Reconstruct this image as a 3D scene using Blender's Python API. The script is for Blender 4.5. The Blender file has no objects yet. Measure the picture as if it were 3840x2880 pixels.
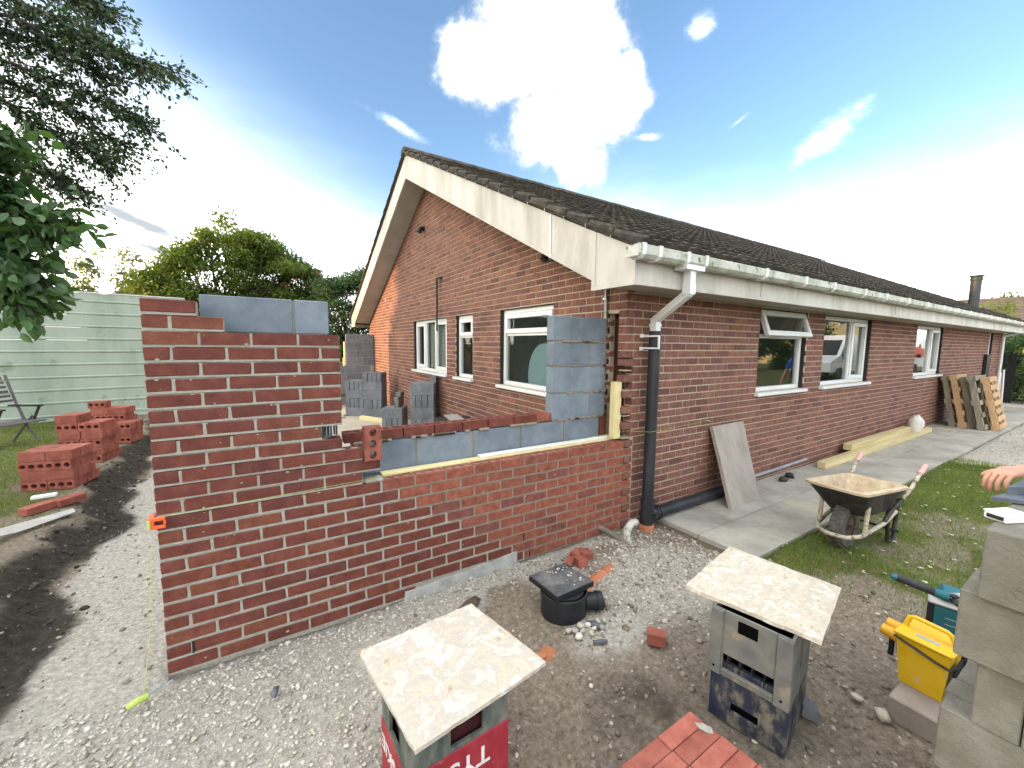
import bpy, bmesh, math, random
import numpy as np
from mathutils import Vector, Matrix, noise as mnoise
random.seed(7); RNG = np.random.default_rng(11)
sc = bpy.context.scene
COL = sc.collection
R_ = math.radians
# ------------------------------------------------------------------ camera
cam = bpy.data.cameras.new('camera'); camo = bpy.data.objects.new('camera', cam); COL.objects.link(camo)
YAW, PIT, ROL = .5583, -.099, .011
_f = Vector((math.cos(PIT)*math.sin(YAW), math.cos(PIT)*math.cos(YAW), math.sin(PIT)))
_r0 = Vector((math.cos(YAW), -math.sin(YAW), 0)); _u0 = _r0.cross(_f)
_r = math.cos(ROL)*_r0 + math.sin(ROL)*_u0; _u = -math.sin(ROL)*_r0 + math.cos(ROL)*_u0
_m = Matrix((_r, _u, -_f)).transposed().to_4x4(); _m.translation = Vector((.479, -2.612, 1.768))
camo.matrix_world = _m
cam.sensor_fit = 'HORIZONTAL'; cam.sensor_width = 36.0; cam.lens = 36.0*1514.7/3840
cam.clip_start = .02; cam.clip_end = 3000
sc.camera = camo
# ------------------------------------------------------------------ view
sc.view_settings.view_transform = 'Standard'; sc.view_settings.look = 'None'
sc.view_settings.gamma = 1; sc.view_settings.use_curve_mapping = False
sc.view_settings.exposure = 1.66
sc.render.engine = 'CYCLES'
# ------------------------------------------------------------------ sky
SUN_EL = R_(9.0)
SUN_AZ = R_(-78.0)          # from +Y, clockwise towards +X positive
sun_dir = Vector((math.sin(SUN_AZ)*math.cos(SUN_EL), math.cos(SUN_AZ)*math.cos(SUN_EL), math.sin(SUN_EL)))
W = bpy.data.worlds.new('World'); sc.world = W; W.use_nodes = True
def world_nodes():
    nt = W.node_tree; N = nt.nodes; L = nt.links; N.clear()
    def nd(t, **k):
        n = N.new(t)
        for a, b in k.items(): setattr(n, a, b)
        return n
    def mth(op, a, b=None, c=None, cl=False):
        n = nd('ShaderNodeMath', operation=op); n.use_clamp = cl
        for i, v in enumerate((a, b, c)):
            if v is None: continue
            if isinstance(v, (int, float)): n.inputs[i].default_value = v
            else: L.new(v, n.inputs[i])
        return n.outputs[0]
    def smooth(v, a, b):
        n = nd('ShaderNodeMapRange', interpolation_type='SMOOTHSTEP')
        L.new(v, n.inputs[0]); n.inputs[1].default_value = a; n.inputs[2].default_value = b
        return n.outputs[0]
    def mix(f, a, b):
        n = nd('ShaderNodeMix', data_type='RGBA')
        L.new(f, n.inputs[0])
        for i, v in ((6, a), (7, b)):
            if isinstance(v, tuple): n.inputs[i].default_value = (*v, 1)
            else: L.new(v, n.inputs[i])
        return n.outputs[2]
    tc = nd('ShaderNodeTexCoord'); D = tc.outputs['Generated']
    def dot(v):
        n = nd('ShaderNodeVectorMath', operation='DOT_PRODUCT'); L.new(D, n.inputs[0]); n.inputs[1].default_value = v
        return n.outputs['Value']
    def noise(scale, det=6, rough=.6, off=(0, 0, 0), st=(1, 1, 1)):
        mp = nd('ShaderNodeMapping'); L.new(D, mp.inputs[0]); mp.inputs['Location'].default_value = off; mp.inputs['Scale'].default_value = st
        n = nd('ShaderNodeTexNoise'); L.new(mp.outputs[0], n.inputs['Vector'])
        n.inputs['Scale'].default_value = scale; n.inputs['Detail'].default_value = det; n.inputs['Roughness'].default_value = rough
        return n.outputs['Fac']
    sky = nd('ShaderNodeTexSky'); sky.sky_type = 'NISHITA'; sky.sun_disc = False
    sky.sun_elevation = SUN_EL; sky.sun_rotation = SUN_AZ
    sky.air_density = 1.0; sky.dust_density = .6; sky.ozone_density = 1.2; sky.altitude = 50
    sep = nd('ShaderNodeSeparateXYZ'); L.new(D, sep.inputs[0]); el = sep.outputs[2]
    bri = nd('ShaderNodeMix', data_type='RGBA', blend_type='MULTIPLY'); bri.inputs[0].default_value = 1
    L.new(sky.outputs[0], bri.inputs[6]); bri.inputs[7].default_value = (*SKY_TINT, 1)
    col = bri.outputs[2]
    # bright thin haze low in the sky, wider towards the sun
    sunp = dot(tuple(Vector((math.sin(SUN_AZ), math.cos(SUN_AZ), 0))))
    top = mth('ADD', mth('MULTIPLY', smooth(sunp, -.2, 1.0), .74), .48)
    wob = mth('MULTIPLY', mth('SUBTRACT', noise(2.2, 4, .55, st=(1, 1, 2.5)), .5), .22)
    hz = mth('SUBTRACT', 1.0, mth('DIVIDE', mth('ADD', el, wob), top), cl=True)
    hz = mth('POWER', smooth(hz, .0, 1.0), 2.6)
    glow = smooth(sunp, .1, 1.0)
    hcol = mix(glow, tuple(HAZE), tuple(h*g for h, g in zip(HAZE, (1.8, 1.55, 1.2))))
    col = mix(hz, col, hcol)
    # the big bright cumulus overhead and its neighbours: soft blobs broken up by noise
    c0 = Vector((.5098, .6989, .5016)).normalized(); e1 = Vector((c0.y, -c0.x, 0)).normalized(); e2 = e1.cross(c0)
    w = dot(tuple(c0)); wpos = smooth(w, .05, .12)
    u = mth('DIVIDE', dot(tuple(e1)), mth('MAXIMUM', w, .05)); v = mth('DIVIDE', dot(tuple(e2)), mth('MAXIMUM', w, .05))
    def blob(u0, v0, a, b, rot=0):
        du = mth('SUBTRACT', u, u0); dv = mth('SUBTRACT', v, v0); c, s = math.cos(rot), math.sin(rot)
        p = mth('DIVIDE', mth('ADD', mth('MULTIPLY', du, c), mth('MULTIPLY', dv, s)), a)
        q = mth('DIVIDE', mth('SUBTRACT', mth('MULTIPLY', dv, c), mth('MULTIPLY', du, s)), b)
        return mth('SUBTRACT', 1.0, mth('SQRT', mth('ADD', mth('MULTIPLY', p, p), mth('MULTIPLY', q, q))))
    nz = mth('SUBTRACT', noise(7.5, 9, .62), .5); nz2 = mth('SUBTRACT', noise(26, 6, .65), .5)
    brk = mth('ADD', mth('MULTIPLY', nz, 1.35), mth('MULTIPLY', nz2, .45))
    big = None
    for bl in CLOUDS:
        b_ = blob(*bl); big = b_ if big is None else mth('MAXIMUM', big, b_)
    m1 = mth('MULTIPLY', mth('POWER', smooth(mth('ADD', big, brk), -.06, .42), 2.4), wpos)
    wis = None
    for bl in WISPS:
        b_ = blob(*bl); wis = b_ if wis is None else mth('MAXIMUM', wis, b_)
    m2 = mth('MULTIPLY', mth('MULTIPLY', smooth(mth('ADD', wis, mth('MULTIPLY', mth('SUBTRACT', noise(11, 9, .7, st=(1, 1, 1.6)), .5), 2.2)), .12, 1.0), wpos), .46)
    m2 = mth('POWER', m2, 2.0)
    col = mix(m2, col, tuple(HAZE))
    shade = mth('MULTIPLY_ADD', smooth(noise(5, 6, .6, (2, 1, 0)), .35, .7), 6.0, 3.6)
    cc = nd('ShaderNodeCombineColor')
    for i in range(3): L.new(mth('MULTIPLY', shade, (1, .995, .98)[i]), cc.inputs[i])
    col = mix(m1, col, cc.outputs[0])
    # bright cloud added overhead, above the frame, to lift the light on the ground
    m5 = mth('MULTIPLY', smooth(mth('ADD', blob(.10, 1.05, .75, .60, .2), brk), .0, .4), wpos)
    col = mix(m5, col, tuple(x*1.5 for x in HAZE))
    # broken clouds added outside the view, made brighter to raise the ambient light
    view = dot(tuple(Vector((.62, .72, .30)).normalized()))
    rest = smooth(view, .45, .05)
    m4 = mth('MULTIPLY', mth('MULTIPLY', smooth(mth('ADD', noise(2.4, 8, .6, (3.1, 1.7, .4)), mth('MULTIPLY', nz2, .25)), .46, .58), rest), smooth(el, .03, .2))
    col = mix(m4, col, tuple(x*1.3 for x in HAZE))
    # grey cloud bars low in the west
    gb = None
    for bl in GREYS:
        b_ = blob(*bl); gb = b_ if gb is None else mth('MAXIMUM', gb, b_)
    m3 = mth('MULTIPLY', smooth(mth('ADD', gb, mth('MULTIPLY', mth('SUBTRACT', noise(9, 8, .65, st=(1, 1, 3)), .5), 1.6)), .15, .8), wpos)
    col = mix(mth('POWER', m3, .6), col, (2.1, 2.25, 2.4))
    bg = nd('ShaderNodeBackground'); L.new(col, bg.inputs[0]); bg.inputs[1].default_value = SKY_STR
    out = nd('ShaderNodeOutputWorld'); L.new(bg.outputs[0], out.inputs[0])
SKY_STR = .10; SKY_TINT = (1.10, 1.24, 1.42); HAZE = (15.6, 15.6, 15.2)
CLOUDS = []; WISPS = []; GREYS = []
# (u, v, half width, half height, turn) on the sky around the big cloud
CLOUDS = [(.0, .10, .17, .15, 0), (-.12, .05, .11, .09, 0), (.03, -.06, .14, .10, 0), (.07, -.125, .075, .065, 0), (.14, -.02, .07, .09, 0), (.03, .30, .24, .2, 0)]
WISPS = [(.57, -.09, .13, .05, .73), (-.31, -.05, .11, .018, -.5), (.21, -.08, .06, .012, 0), (.28, .09, .05, .03, .5), (.385, -.06, .05, .008, .7), (-.95, .10, .10, .03, -.5), (.95, -.12, .12, .06, .4)]
GREYS = [(-1.02, -.235, .17, .032, -.45), (-1.0, -.31, .13, .02, -.3)]
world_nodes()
sl = bpy.data.lights.new('sun', 'SUN'); sl.energy = 2.6; sl.angle = R_(.53); sl.color = (1.0, .60, .30)
slo = bpy.data.objects.new('sun', sl); COL.objects.link(slo); slo.rotation_euler = (-sun_dir).to_track_quat('-Z', 'Y').to_euler()
slo.location = (-20, 5, 20)

# ------------------------------------------------------------------ helpers
def tag(o, label=None, cat=None, group=None, kind=None):
    if label: o['label'] = label
    if cat: o['category'] = cat
    if group: o['group'] = group
    if kind: o['kind'] = kind
    return o
def empty(name, loc, label, cat, group=None, rz=0):
    o = bpy.data.objects.new(name, None); COL.objects.link(o); o.location = loc; o.rotation_euler = (0, 0, rz)
    o.empty_display_size = .1
    return tag(o, label, cat, group)
def link(name, me, parent=None, M=None):
    o = bpy.data.objects.new(name, me); COL.objects.link(o)
    if parent is not None:
        o.parent = parent
        o.matrix_parent_inverse = Matrix.Identity(4)
    if M is not None: o.matrix_basis = M
    return o
class MB:
    """collects shapes, then becomes ONE mesh"""
    def __init__(s): s.v = []; s.f = []; s.m = []
    def add(s, v, f, m=0):
        o = len(s.v); s.v.extend([tuple(x) for x in v]); s.f.extend([tuple(i+o for i in q) for q in f]); s.m.extend([m]*len(f)); return s
    def box(s, a, b, m=0, M=None):
        x0, y0, z0 = a; x1, y1, z1 = b
        v = [(x0,y0,z0),(x1,y0,z0),(x1,y1,z0),(x0,y1,z0),(x0,y0,z1),(x1,y0,z1),(x1,y1,z1),(x0,y1,z1)]
        if M is not None: v = [M @ Vector(p) for p in v]
        return s.add(v, [(0,3,2,1),(4,5,6,7),(0,1,5,4),(1,2,6,5),(2,3,7,6),(3,0,4,7)], m)
    def bbox(s, a, b, r=.003, m=0, M=None):
        """box with chamfered edges"""
        v = []; 
        x = (a[0], a[0]+r, b[0]-r, b[0]); y = (a[1], a[1]+r, b[1]-r, b[1]); z = (a[2], a[2]+r, b[2]-r, b[2])
        idx = {}
        def p(i, j, k):
            if (i, j, k) not in idx:
                idx[(i, j, k)] = len(v); v.append((x[i], y[j], z[k]))
            return idx[(i, j, k)]
        f = []
        for k0, fl in ((0, 1), (3, 0)):
            q = [p(1,1,k0), p(2,1,k0), p(2,2,k0), p(1,2,k0)]; f.append(q[::-1] if fl else q)
            q = [p(1,k0,1), p(2,k0,1), p(2,k0,2), p(1,k0,2)]; f.append(q if fl else q[::-1])
            q = [p(k0,1,1), p(k0,2,1), p(k0,2,2), p(k0,1,2)]; f.append(q[::-1] if fl else q)
        for A in (0, 3):
            for B in (0, 3):
                ai = 1 if A == 0 else 2; bi = 1 if B == 0 else 2
                f.append([p(1,ai,B), p(2,ai,B), p(2,A,bi), p(1,A,bi)])
                f.append([p(ai,1,B), p(ai,2,B), p(A,2,bi), p(A,1,bi)])
                f.append([p(ai,B,1), p(ai,B,2), p(A,bi,2), p(A,bi,1)])
                for Cc in (0, 3):
                    ci = 1 if Cc == 0 else 2
                    f.append([p(A,bi,ci), p(ai,B,ci), p(ai,bi,Cc)])
        if M is not None: v = [M @ Vector(q) for q in v]
        return s.add(v, f, m)
    def tube(s, pts, r, n=8, m=0, caps=True):
        pts = [Vector(p) for p in pts]; rs = r if isinstance(r, (list, tuple)) else [r]*len(pts)
        v = []; f = []; t0 = (pts[1]-pts[0]).normalized()
        up = Vector((0, 0, 1)) if abs(t0.z) < .9 else Vector((1, 0, 0)); X = t0.cross(up).normalized()
        for i, p in enumerate(pts):
            t = (pts[min(i+1, len(pts)-1)]-pts[max(i-1, 0)]).normalized()
            X = (X - t*X.dot(t)).normalized(); Y = t.cross(X)
            for k in range(n):
                a = 2*math.pi*k/n; v.append(p+(X*math.cos(a)+Y*math.sin(a))*rs[i])
        for i in range(len(pts)-1):
            for k in range(n): f.append((i*n+k, i*n+(k+1)%n, (i+1)*n+(k+1)%n, (i+1)*n+k))
        if caps: f.append(tuple(range(n))[::-1]); f.append(tuple((len(pts)-1)*n+k for k in range(n)))
        return s.add(v, f, m)
    def lathe(s, prof, n=20, m=0, M=None, c=(0, 0, 0)):
        v = []; f = []
        for (r, z) in prof:
            for k in range(n):
                a = 2*math.pi*k/n; v.append(Vector((c[0]+r*math.cos(a), c[1]+r*math.sin(a), c[2]+z)))
        for i in range(len(prof)-1):
            for k in range(n): f.append((i*n+k, i*n+(k+1)%n, (i+1)*n+(k+1)%n, (i+1)*n+k))
        if M is not None: v = [M @ p for p in v]
        return s.add(v, f, m)
    def prism(s, poly, d, m=0):
        """flat polygon (3D points) pushed along vector d"""
        n = len(poly); d = Vector(d); v = [Vector(p) for p in poly]+[Vector(p)+d for p in poly]
        f = [tuple(range(n))[::-1], tuple(range(n, 2*n))]+[(i, (i+1)%n, n+(i+1)%n, n+i) for i in range(n)]
        return s.add(v, f, m)
    def quad(s, a, b, c, d, m=0): return s.add([a, b, c, d], [(0, 1, 2, 3)], m)
    def mesh(s, name, mats, smooth=None, fix=True):
        me = bpy.data.meshes.new(name); me.from_pydata([tuple(p) for p in s.v], [], s.f)
        for x in (mats if isinstance(mats, (list, tuple)) else [mats]): me.materials.append(x)
        me.polygons.foreach_set('material_index', s.m)
        if fix:
            bm = bmesh.new(); bm.from_mesh(me); bmesh.ops.recalc_face_normals(bm, faces=bm.faces); bm.to_mesh(me); bm.free()
        if smooth is not None:
            me.polygons.foreach_set('use_smooth', [True]*len(me.polygons))
            try: me.set_sharp_from_angle(angle=R_(smooth))
            except Exception: pass
        me.update(); return me
    def build(s, name, mats, parent=None, smooth=None, M=None, fix=True):
        return link(name, s.mesh(name, mats, smooth, fix), parent, M)
def np_mesh(name, V, F, mats, mi=None, smooth=False):
    """fast mesh from numpy arrays, F is (n,k)"""
    me = bpy.data.meshes.new(name); V = np.asarray(V, np.float32); F = np.asarray(F, np.int32); k = F.shape[1]
    me.vertices.add(len(V)); me.vertices.foreach_set('co', V.ravel())
    me.loops.add(F.size); me.loops.foreach_set('vertex_index', F.ravel())
    me.polygons.add(len(F)); me.polygons.foreach_set('loop_start', np.arange(0, F.size, k, dtype=np.int32))
    for x in (mats if isinstance(mats, (list, tuple)) else [mats]): me.materials.append(x)
    if mi is not None: me.polygons.foreach_set('material_index', np.asarray(mi, np.int32))
    if smooth: me.polygons.foreach_set('use_smooth', np.ones(len(F), bool))
    me.update(calc_edges=True); me.validate(); return me
def T(x, y, z): return Matrix.Translation((x, y, z))
def RZ(a): return Matrix.Rotation(a, 4, 'Z')
def RX(a): return Matrix.Rotation(a, 4, 'X')
def RY(a): return Matrix.Rotation(a, 4, 'Y')
# ------------------------------------------------------------------ materials
MATS = {}
def mat(name, cols, scale=8, rough=.8, bump=.0, bscale=60, rnd=.0, spec=.3, metal=0, detail=5, hue=None, fleck=None, coat=0, streak=None, warp=0):
    """noise mottled colour, optional random tone per piece, optional light flecks"""
    m = bpy.data.materials.new(name); m.use_nodes = True; nt = m.node_tree; N = nt.nodes; L = nt.links
    b = N['Principled BSDF']; b.inputs['Roughness'].default_value = rough; b.inputs['Metallic'].default_value = metal
    b.inputs['Specular IOR Level'].default_value = spec
    if coat: b.inputs['Coat Weight'].default_value = coat
    geo = N.new('ShaderNodeNewGeometry'); pos = geo.outputs['Position']
    if streak:
        mp = N.new('ShaderNodeMapping'); L.new(pos, mp.inputs[0]); mp.inputs['Scale'].default_value = streak; pos = mp.outputs[0]
    nz = N.new('ShaderNodeTexNoise'); L.new(pos, nz.inputs['Vector']); nz.inputs['Scale'].default_value = scale; nz.inputs['Detail'].default_value = detail; nz.inputs['Roughness'].default_value = .65; nz.inputs['Distortion'].default_value = warp
    rp = N.new('ShaderNodeValToRGB'); L.new(nz.outputs['Fac'], rp.inputs[0]); el = rp.color_ramp.elements
    n = len(cols); el[0].position = .32; el[1].position = .68
    while len(el) < n: el.new(.5)
    for i, c in enumerate(cols): el[i].position = .32+.36*i/max(n-1, 1); el[i].color = (*c, 1)
    out = rp.outputs[0]
    if rnd or hue:
        oi = N.new('ShaderNodeObjectInfo'); ad = N.new('ShaderNodeMath'); ad.operation = 'ADD'
        L.new(geo.outputs['Random Per Island'], ad.inputs[0]); L.new(oi.outputs['Random'], ad.inputs[1])
        fr = N.new('ShaderNodeMath'); fr.operation = 'FRACT'; L.new(ad.outputs[0], fr.inputs[0])
        r2 = N.new('ShaderNodeValToRGB'); L.new(fr.outputs[0], r2.inputs[0]); e2 = r2.color_ramp.elements
        hs = hue or [(1-rnd,)*3, (1, 1, 1), (1+rnd,)*3]
        while len(e2) < len(hs): e2.new(.5)
        for i, c in enumerate(hs): e2[i].position = i/(len(hs)-1); e2[i].color = (*c, 1)
        mx = N.new('ShaderNodeMix'); mx.data_type = 'RGBA'; mx.blend_type = 'MULTIPLY'; mx.inputs[0].default_value = 1
        L.new(out, mx.inputs[6]); L.new(r2.outputs[0], mx.inputs[7]); out = mx.outputs[2]
    if fleck:
        fc, fs, lo = fleck
        n3 = N.new('ShaderNodeTexNoise'); L.new(geo.outputs['Position'], n3.inputs['Vector']); n3.inputs['Scale'].default_value = fs; n3.inputs['Detail'].default_value = 5; n3.inputs['Distortion'].default_value = warp
        r3 = N.new('ShaderNodeMapRange'); r3.interpolation_type = 'SMOOTHSTEP'; L.new(n3.outputs['Fac'], r3.inputs[0]); r3.inputs[1].default_value = lo; r3.inputs[2].default_value = lo+.09
        mx = N.new('ShaderNodeMix'); mx.data_type = 'RGBA'; L.new(r3.outputs[0], mx.inputs[0]); L.new(out, mx.inputs[6]); mx.inputs[7].default_value = (*fc, 1); out = mx.outputs[2]
    L.new(out, b.inputs['Base Color'])
    if bump:
        n4 = N.new('ShaderNodeTexNoise'); L.new(pos, n4.inputs['Vector']); n4.inputs['Scale'].default_value = bscale; n4.inputs['Detail'].default_value = 6; n4.inputs['Roughness'].default_value = .65
        bp = N.new('ShaderNodeBump'); bp.inputs['Strength'].default_value = bump; bp.inputs['Distance'].default_value = .01
        L.new(n4.outputs['Fac'], bp.inputs['Height']); L.new(bp.outputs[0], b.inputs['Normal'])
    MATS[name] = m; return m
def sub(c, k): return tuple(x*k for x in c)
HU = [(.62,.60,.66),(.85,.82,.85),(1,1,1),(1.0,.92,.88),(1.18,1.10,1.0),(.9,.86,.95),(1.28,1.22,1.1)]
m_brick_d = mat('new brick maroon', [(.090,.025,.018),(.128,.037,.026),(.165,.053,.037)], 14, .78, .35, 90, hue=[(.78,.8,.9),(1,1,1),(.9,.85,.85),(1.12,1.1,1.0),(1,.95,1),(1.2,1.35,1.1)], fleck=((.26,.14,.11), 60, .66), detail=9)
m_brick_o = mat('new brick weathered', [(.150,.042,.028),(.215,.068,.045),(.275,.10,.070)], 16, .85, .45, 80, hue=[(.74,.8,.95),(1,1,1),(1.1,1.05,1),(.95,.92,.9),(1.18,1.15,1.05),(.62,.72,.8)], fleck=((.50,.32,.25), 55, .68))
m_brick_h = mat('house brick', [(.135,.064,.049),(.182,.087,.066),(.235,.118,.090)], 16, .9, .5, 85, hue=HU, fleck=((.10,.055,.045), 45, .66))
m_brick_s = mat('stacked red brick', [(.22,.062,.044),(.28,.085,.060),(.33,.115,.085)], 14, .85, .3, 90, rnd=.16)
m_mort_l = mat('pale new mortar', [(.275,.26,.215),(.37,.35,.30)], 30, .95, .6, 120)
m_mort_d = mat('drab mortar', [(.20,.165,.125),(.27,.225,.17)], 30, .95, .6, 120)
m_mort_h = mat('old house mortar', [(.36,.30,.22),(.46,.385,.29)], 25, .95, .6, 120)
m_block = mat('blue grey block', [(.125,.155,.185),(.165,.20,.235),(.205,.24,.275)], 5, .9, .6, 160, rnd=.12, fleck=((.075,.09,.11), 110, .70), detail=9)
m_blockt = mat('dark grey block', [(.125,.135,.150),(.165,.175,.19),(.205,.215,.23)], 6, .92, .5, 150, rnd=.12)
m_conc = mat('dense concrete block', [(.135,.125,.10),(.195,.182,.148),(.255,.245,.21)], 5, .92, .9, 70, rnd=.08, detail=9, fleck=((.45,.43,.38), 60, .74))
m_upvc = mat('white plastic', [(.60,.61,.61),(.68,.69,.69)], 3, .35, 0, spec=.5)
m_fascia = mat('weathered white board', [(.34,.32,.265),(.47,.45,.40),(.56,.54,.50)], 3.2, .55, .08, 30, streak=(1, 1, .3), fleck=((.29,.27,.20), 12, .72), detail=9)
m_gutter = mat('mossy white gutter', [(.26,.28,.20),(.44,.45,.39),(.56,.57,.53)], 6, .5, .05, 40, fleck=((.14,.16,.075), 13, .60), detail=9)
m_soffit = mat('dull soffit board', [(.34,.31,.27),(.44,.41,.36)], 3, .7)
m_tile = mat('mossy concrete roof tile', [(.024,.021,.018),(.050,.044,.037),(.092,.082,.068)], 7, .95, .9, 45, hue=[(.7,.7,.7),(1,1,1),(1.1,1.05,.95),(1.45,1.3,1.15),(.85,.9,.8)], fleck=((.17,.16,.135), 24, .64))
m_tileedge = mat('mortar verge', [(.055,.05,.043),(.12,.108,.09)], 20, .95, .7, 60)
m_black = mat('black plastic', [(.007,.008,.010),(.018,.019,.022)], 6, .45, .03, 40, spec=.4)
m_blackpipe = mat('scuffed black pipe', [(.008,.009,.011),(.018,.019,.023),(.036,.040,.050)], 5, .48, .04, 40, spec=.4, streak=(1, 1, .35), fleck=((.03,.07,.16), 6, .73))
m_galv = mat('galvanised steel', [(.30,.30,.29),(.48,.48,.46)], 20, .4, 0, metal=.9)
m_dark = mat('plain dark grey', [(.020,.020,.020),(.03,.03,.03)], 2, .9)  # near-black grey shared by reveals, louvre, pallet cover and packet end
m_void = mat('hollow shade', [(.003,.003,.003),(.004,.004,.004)], 2, 1, spec=0)  # near-black colour standing in for the shade inside crates and holes
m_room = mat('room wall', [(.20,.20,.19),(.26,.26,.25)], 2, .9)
m_blind = mat('window blind', [(.55,.55,.50),(.62,.62,.58)], 2, .6)
m_pir = mat('yellow foam board', [(.62,.52,.26),(.72,.63,.36)], 8, .85, .2, 90)
m_foil = mat('white foam strip', [(.66,.66,.60),(.78,.78,.73)], 10, .7, .2, 90)
m_slabpale = mat('pale riven sandstone', [(.36,.30,.22),(.52,.46,.37),(.42,.37,.29),(.58,.53,.45)], 22, .75, .9, 30, detail=10, streak=(.45, 1.5, 1), fleck=((.57,.53,.455), 22, .52), warp=.6)
m_slabmarb = mat('cream veined stone', [(.33,.27,.19),(.50,.43,.33),(.40,.36,.31),(.56,.51,.43),(.45,.38,.28)], 11, .75, .8, 30, detail=12, fleck=((.62,.61,.585), 12, .59), warp=.5)
m_slablean = mat('buff riven flagstone', [(.235,.195,.165),(.305,.265,.23),(.36,.32,.285)], 4, .85, .7, 18, streak=(1, 1, .3))
m_pave = mat('worn concrete paving', [(.24,.225,.185),(.33,.31,.265),(.41,.385,.33)], 2.2, .9, .35, 60, rnd=.10, fleck=((.42,.36,.26), 1.6, .60))
m_timber = mat('new sawn timber', [(.40,.32,.155),(.52,.43,.235),(.60,.52,.32)], 5, .8, .2, 60, streak=(.15, 3, 3))
m_pallet = mat('weathered pallet board', [(.17,.145,.105),(.25,.22,.165),(.33,.295,.23)], 6, .9, .3, 60, rnd=.22, streak=(2, 2, .3))
m_palnew = mat('fresh pallet board', [(.40,.25,.13),(.52,.35,.20)], 6, .85, .2, 60, rnd=.15)
m_yellow = mat('yellow tool casing', [(.62,.36,.006),(.72,.44,.010),(.76,.48,.02)], 6, .45, .04, 50, spec=.5, fleck=((.50,.41,.24), 14, .60), detail=8)
m_teal = mat('teal plastic', [(.008,.085,.105),(.012,.12,.145)], 8, .45, 0, spec=.5)
m_silver = mat('grey trim plastic', [(.30,.29,.27),(.40,.39,.37)], 8, .5)
m_crgrey = mat('dusty grey crate', [(.085,.09,.088),(.13,.13,.118),(.18,.165,.135)], 7, .7, .12, 50, fleck=((.22,.18,.13), 9, .62), detail=8)
m_crblue = mat('dirty navy crate', [(.010,.013,.036),(.018,.021,.045),(.030,.032,.045),(.15,.135,.10),(.20,.18,.14)], 9, .7, .12, 50, streak=(1, 1, .6))
m_crgreen = mat('grimy green crate', [(.022,.050,.044),(.055,.075,.066),(.12,.125,.105),(.17,.165,.14)], 9, .7, .12, 50, streak=(1, 1, .4))
m_crred = mat('scuffed red crate', [(.17,.012,.020),(.26,.020,.032),(.32,.045,.055)], 7, .55, .08, 50, streak=(1, 1, .4), fleck=((.22,.15,.13), 16, .66))
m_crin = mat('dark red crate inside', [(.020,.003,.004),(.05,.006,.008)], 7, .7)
m_print = mat('white print', [(.50,.48,.47),(.70,.68,.67)], 30, .7)
m_lid = mat('dusty chamber lid', [(.045,.047,.052),(.085,.085,.088),(.17,.16,.145)], 9, .75, .3, 70, fleck=((.30,.26,.21), 12, .64))
m_clay = mat('orange clay', [(.36,.13,.06),(.46,.19,.10)], 8, .85, .2, 60)
m_stonew = mat('pale stone chip', [(.34,.31,.26),(.47,.44,.385),(.60,.58,.54)], 20, .9, .4, 60, hue=[(.55,.52,.50),(1,1,1),(.85,.8,.7),(1.15,1.15,1.15),(.95,.9,.85)])
m_stoned = mat('brown ground stone', [(.13,.105,.078),(.20,.168,.13),(.27,.24,.19)], 20, .9, .4, 60, hue=[(.6,.6,.65),(1,1,1),(1.5,1.5,1.5),(.85,.8,.72)])
m_slate = mat('blue grey slate', [(.085,.088,.095),(.14,.145,.155)], 12, .8, .4, 50)
m_bark = mat('dark bark', [(.030,.024,.018),(.065,.052,.040)], 20, .95, .5, 40)
def leafmat(name, cols, tr=.35, gloss=.45):
    m = mat(name, cols, 1.2, gloss, 0, rnd=.30, spec=.35)
    nt = m.node_tree; N = nt.nodes; L = nt.links; b = N['Principled BSDF']
    src = b.inputs['Base Color'].links[0].from_socket
    t = N.new('ShaderNodeBsdfTranslucent'); mx = N.new('ShaderNodeMixShader'); mx.inputs[0].default_value = tr
    mc = N.new('ShaderNodeMix'); mc.data_type = 'RGBA'; mc.blend_type = 'MULTIPLY'; mc.inputs[0].default_value = 1
    L.new(src, mc.inputs[6]); mc.inputs[7].default_value = (1.9, 1.9, .7, 1); L.new(mc.outputs[2], t.inputs['Color'])
    L.new(b.outputs[0], mx.inputs[1]); L.new(t.outputs[0], mx.inputs[2]); L.new(mx.outputs[0], N['Material Output'].inputs[0])
    return m
m_leaf_big = leafmat('glossy dark leaf', [(.030,.068,.024),(.055,.110,.040),(.085,.155,.058)], .28, .35)
m_leaf_small = leafmat('small dark leaf', [(.018,.038,.019),(.032,.060,.028),(.055,.09,.042)], .25)
m_leaf_yel = leafmat('yellow green leaf', [(.055,.088,.018),(.095,.135,.026),(.15,.175,.04)], .42)
m_leaf_drk = leafmat('dark evergreen leaf', [(.022,.052,.022),(.04,.082,.034),(.065,.115,.045)], .28)
m_leaf_mid = leafmat('mid green leaf', [(.035,.065,.018),(.06,.10,.028),(.10,.14,.04)], .35)
m_leaf_pale = leafmat('pale thin leaf', [(.12,.14,.06),(.18,.19,.09)], .45)
m_grass = leafmat('grass blade', [(.075,.125,.022),(.125,.185,.038),(.18,.23,.065)], .35, .6)
m_grassd = leafmat('dry grass blade', [(.11,.10,.045),(.17,.15,.075)], .3, .7)
m_fence = mat('pale green sheet', [(.265,.325,.255),(.345,.405,.33),(.385,.445,.37)], 2.2, .5, .05, 12, spec=.4, streak=(1, 1, .35), fleck=((.22,.29,.215), 3.5, .62), detail=8)
m_skin = mat('skin', [(.40,.205,.135),(.50,.28,.19)], 25, .55, .1, 120)
m_blueshirt = mat('blue cotton', [(.020,.085,.33),(.035,.12,.42)], 12, .9, .2, 90)
m_navy = mat('navy trousers', [(.014,.016,.034),(.022,.025,.048)], 12, .9, .2, 90)
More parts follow.
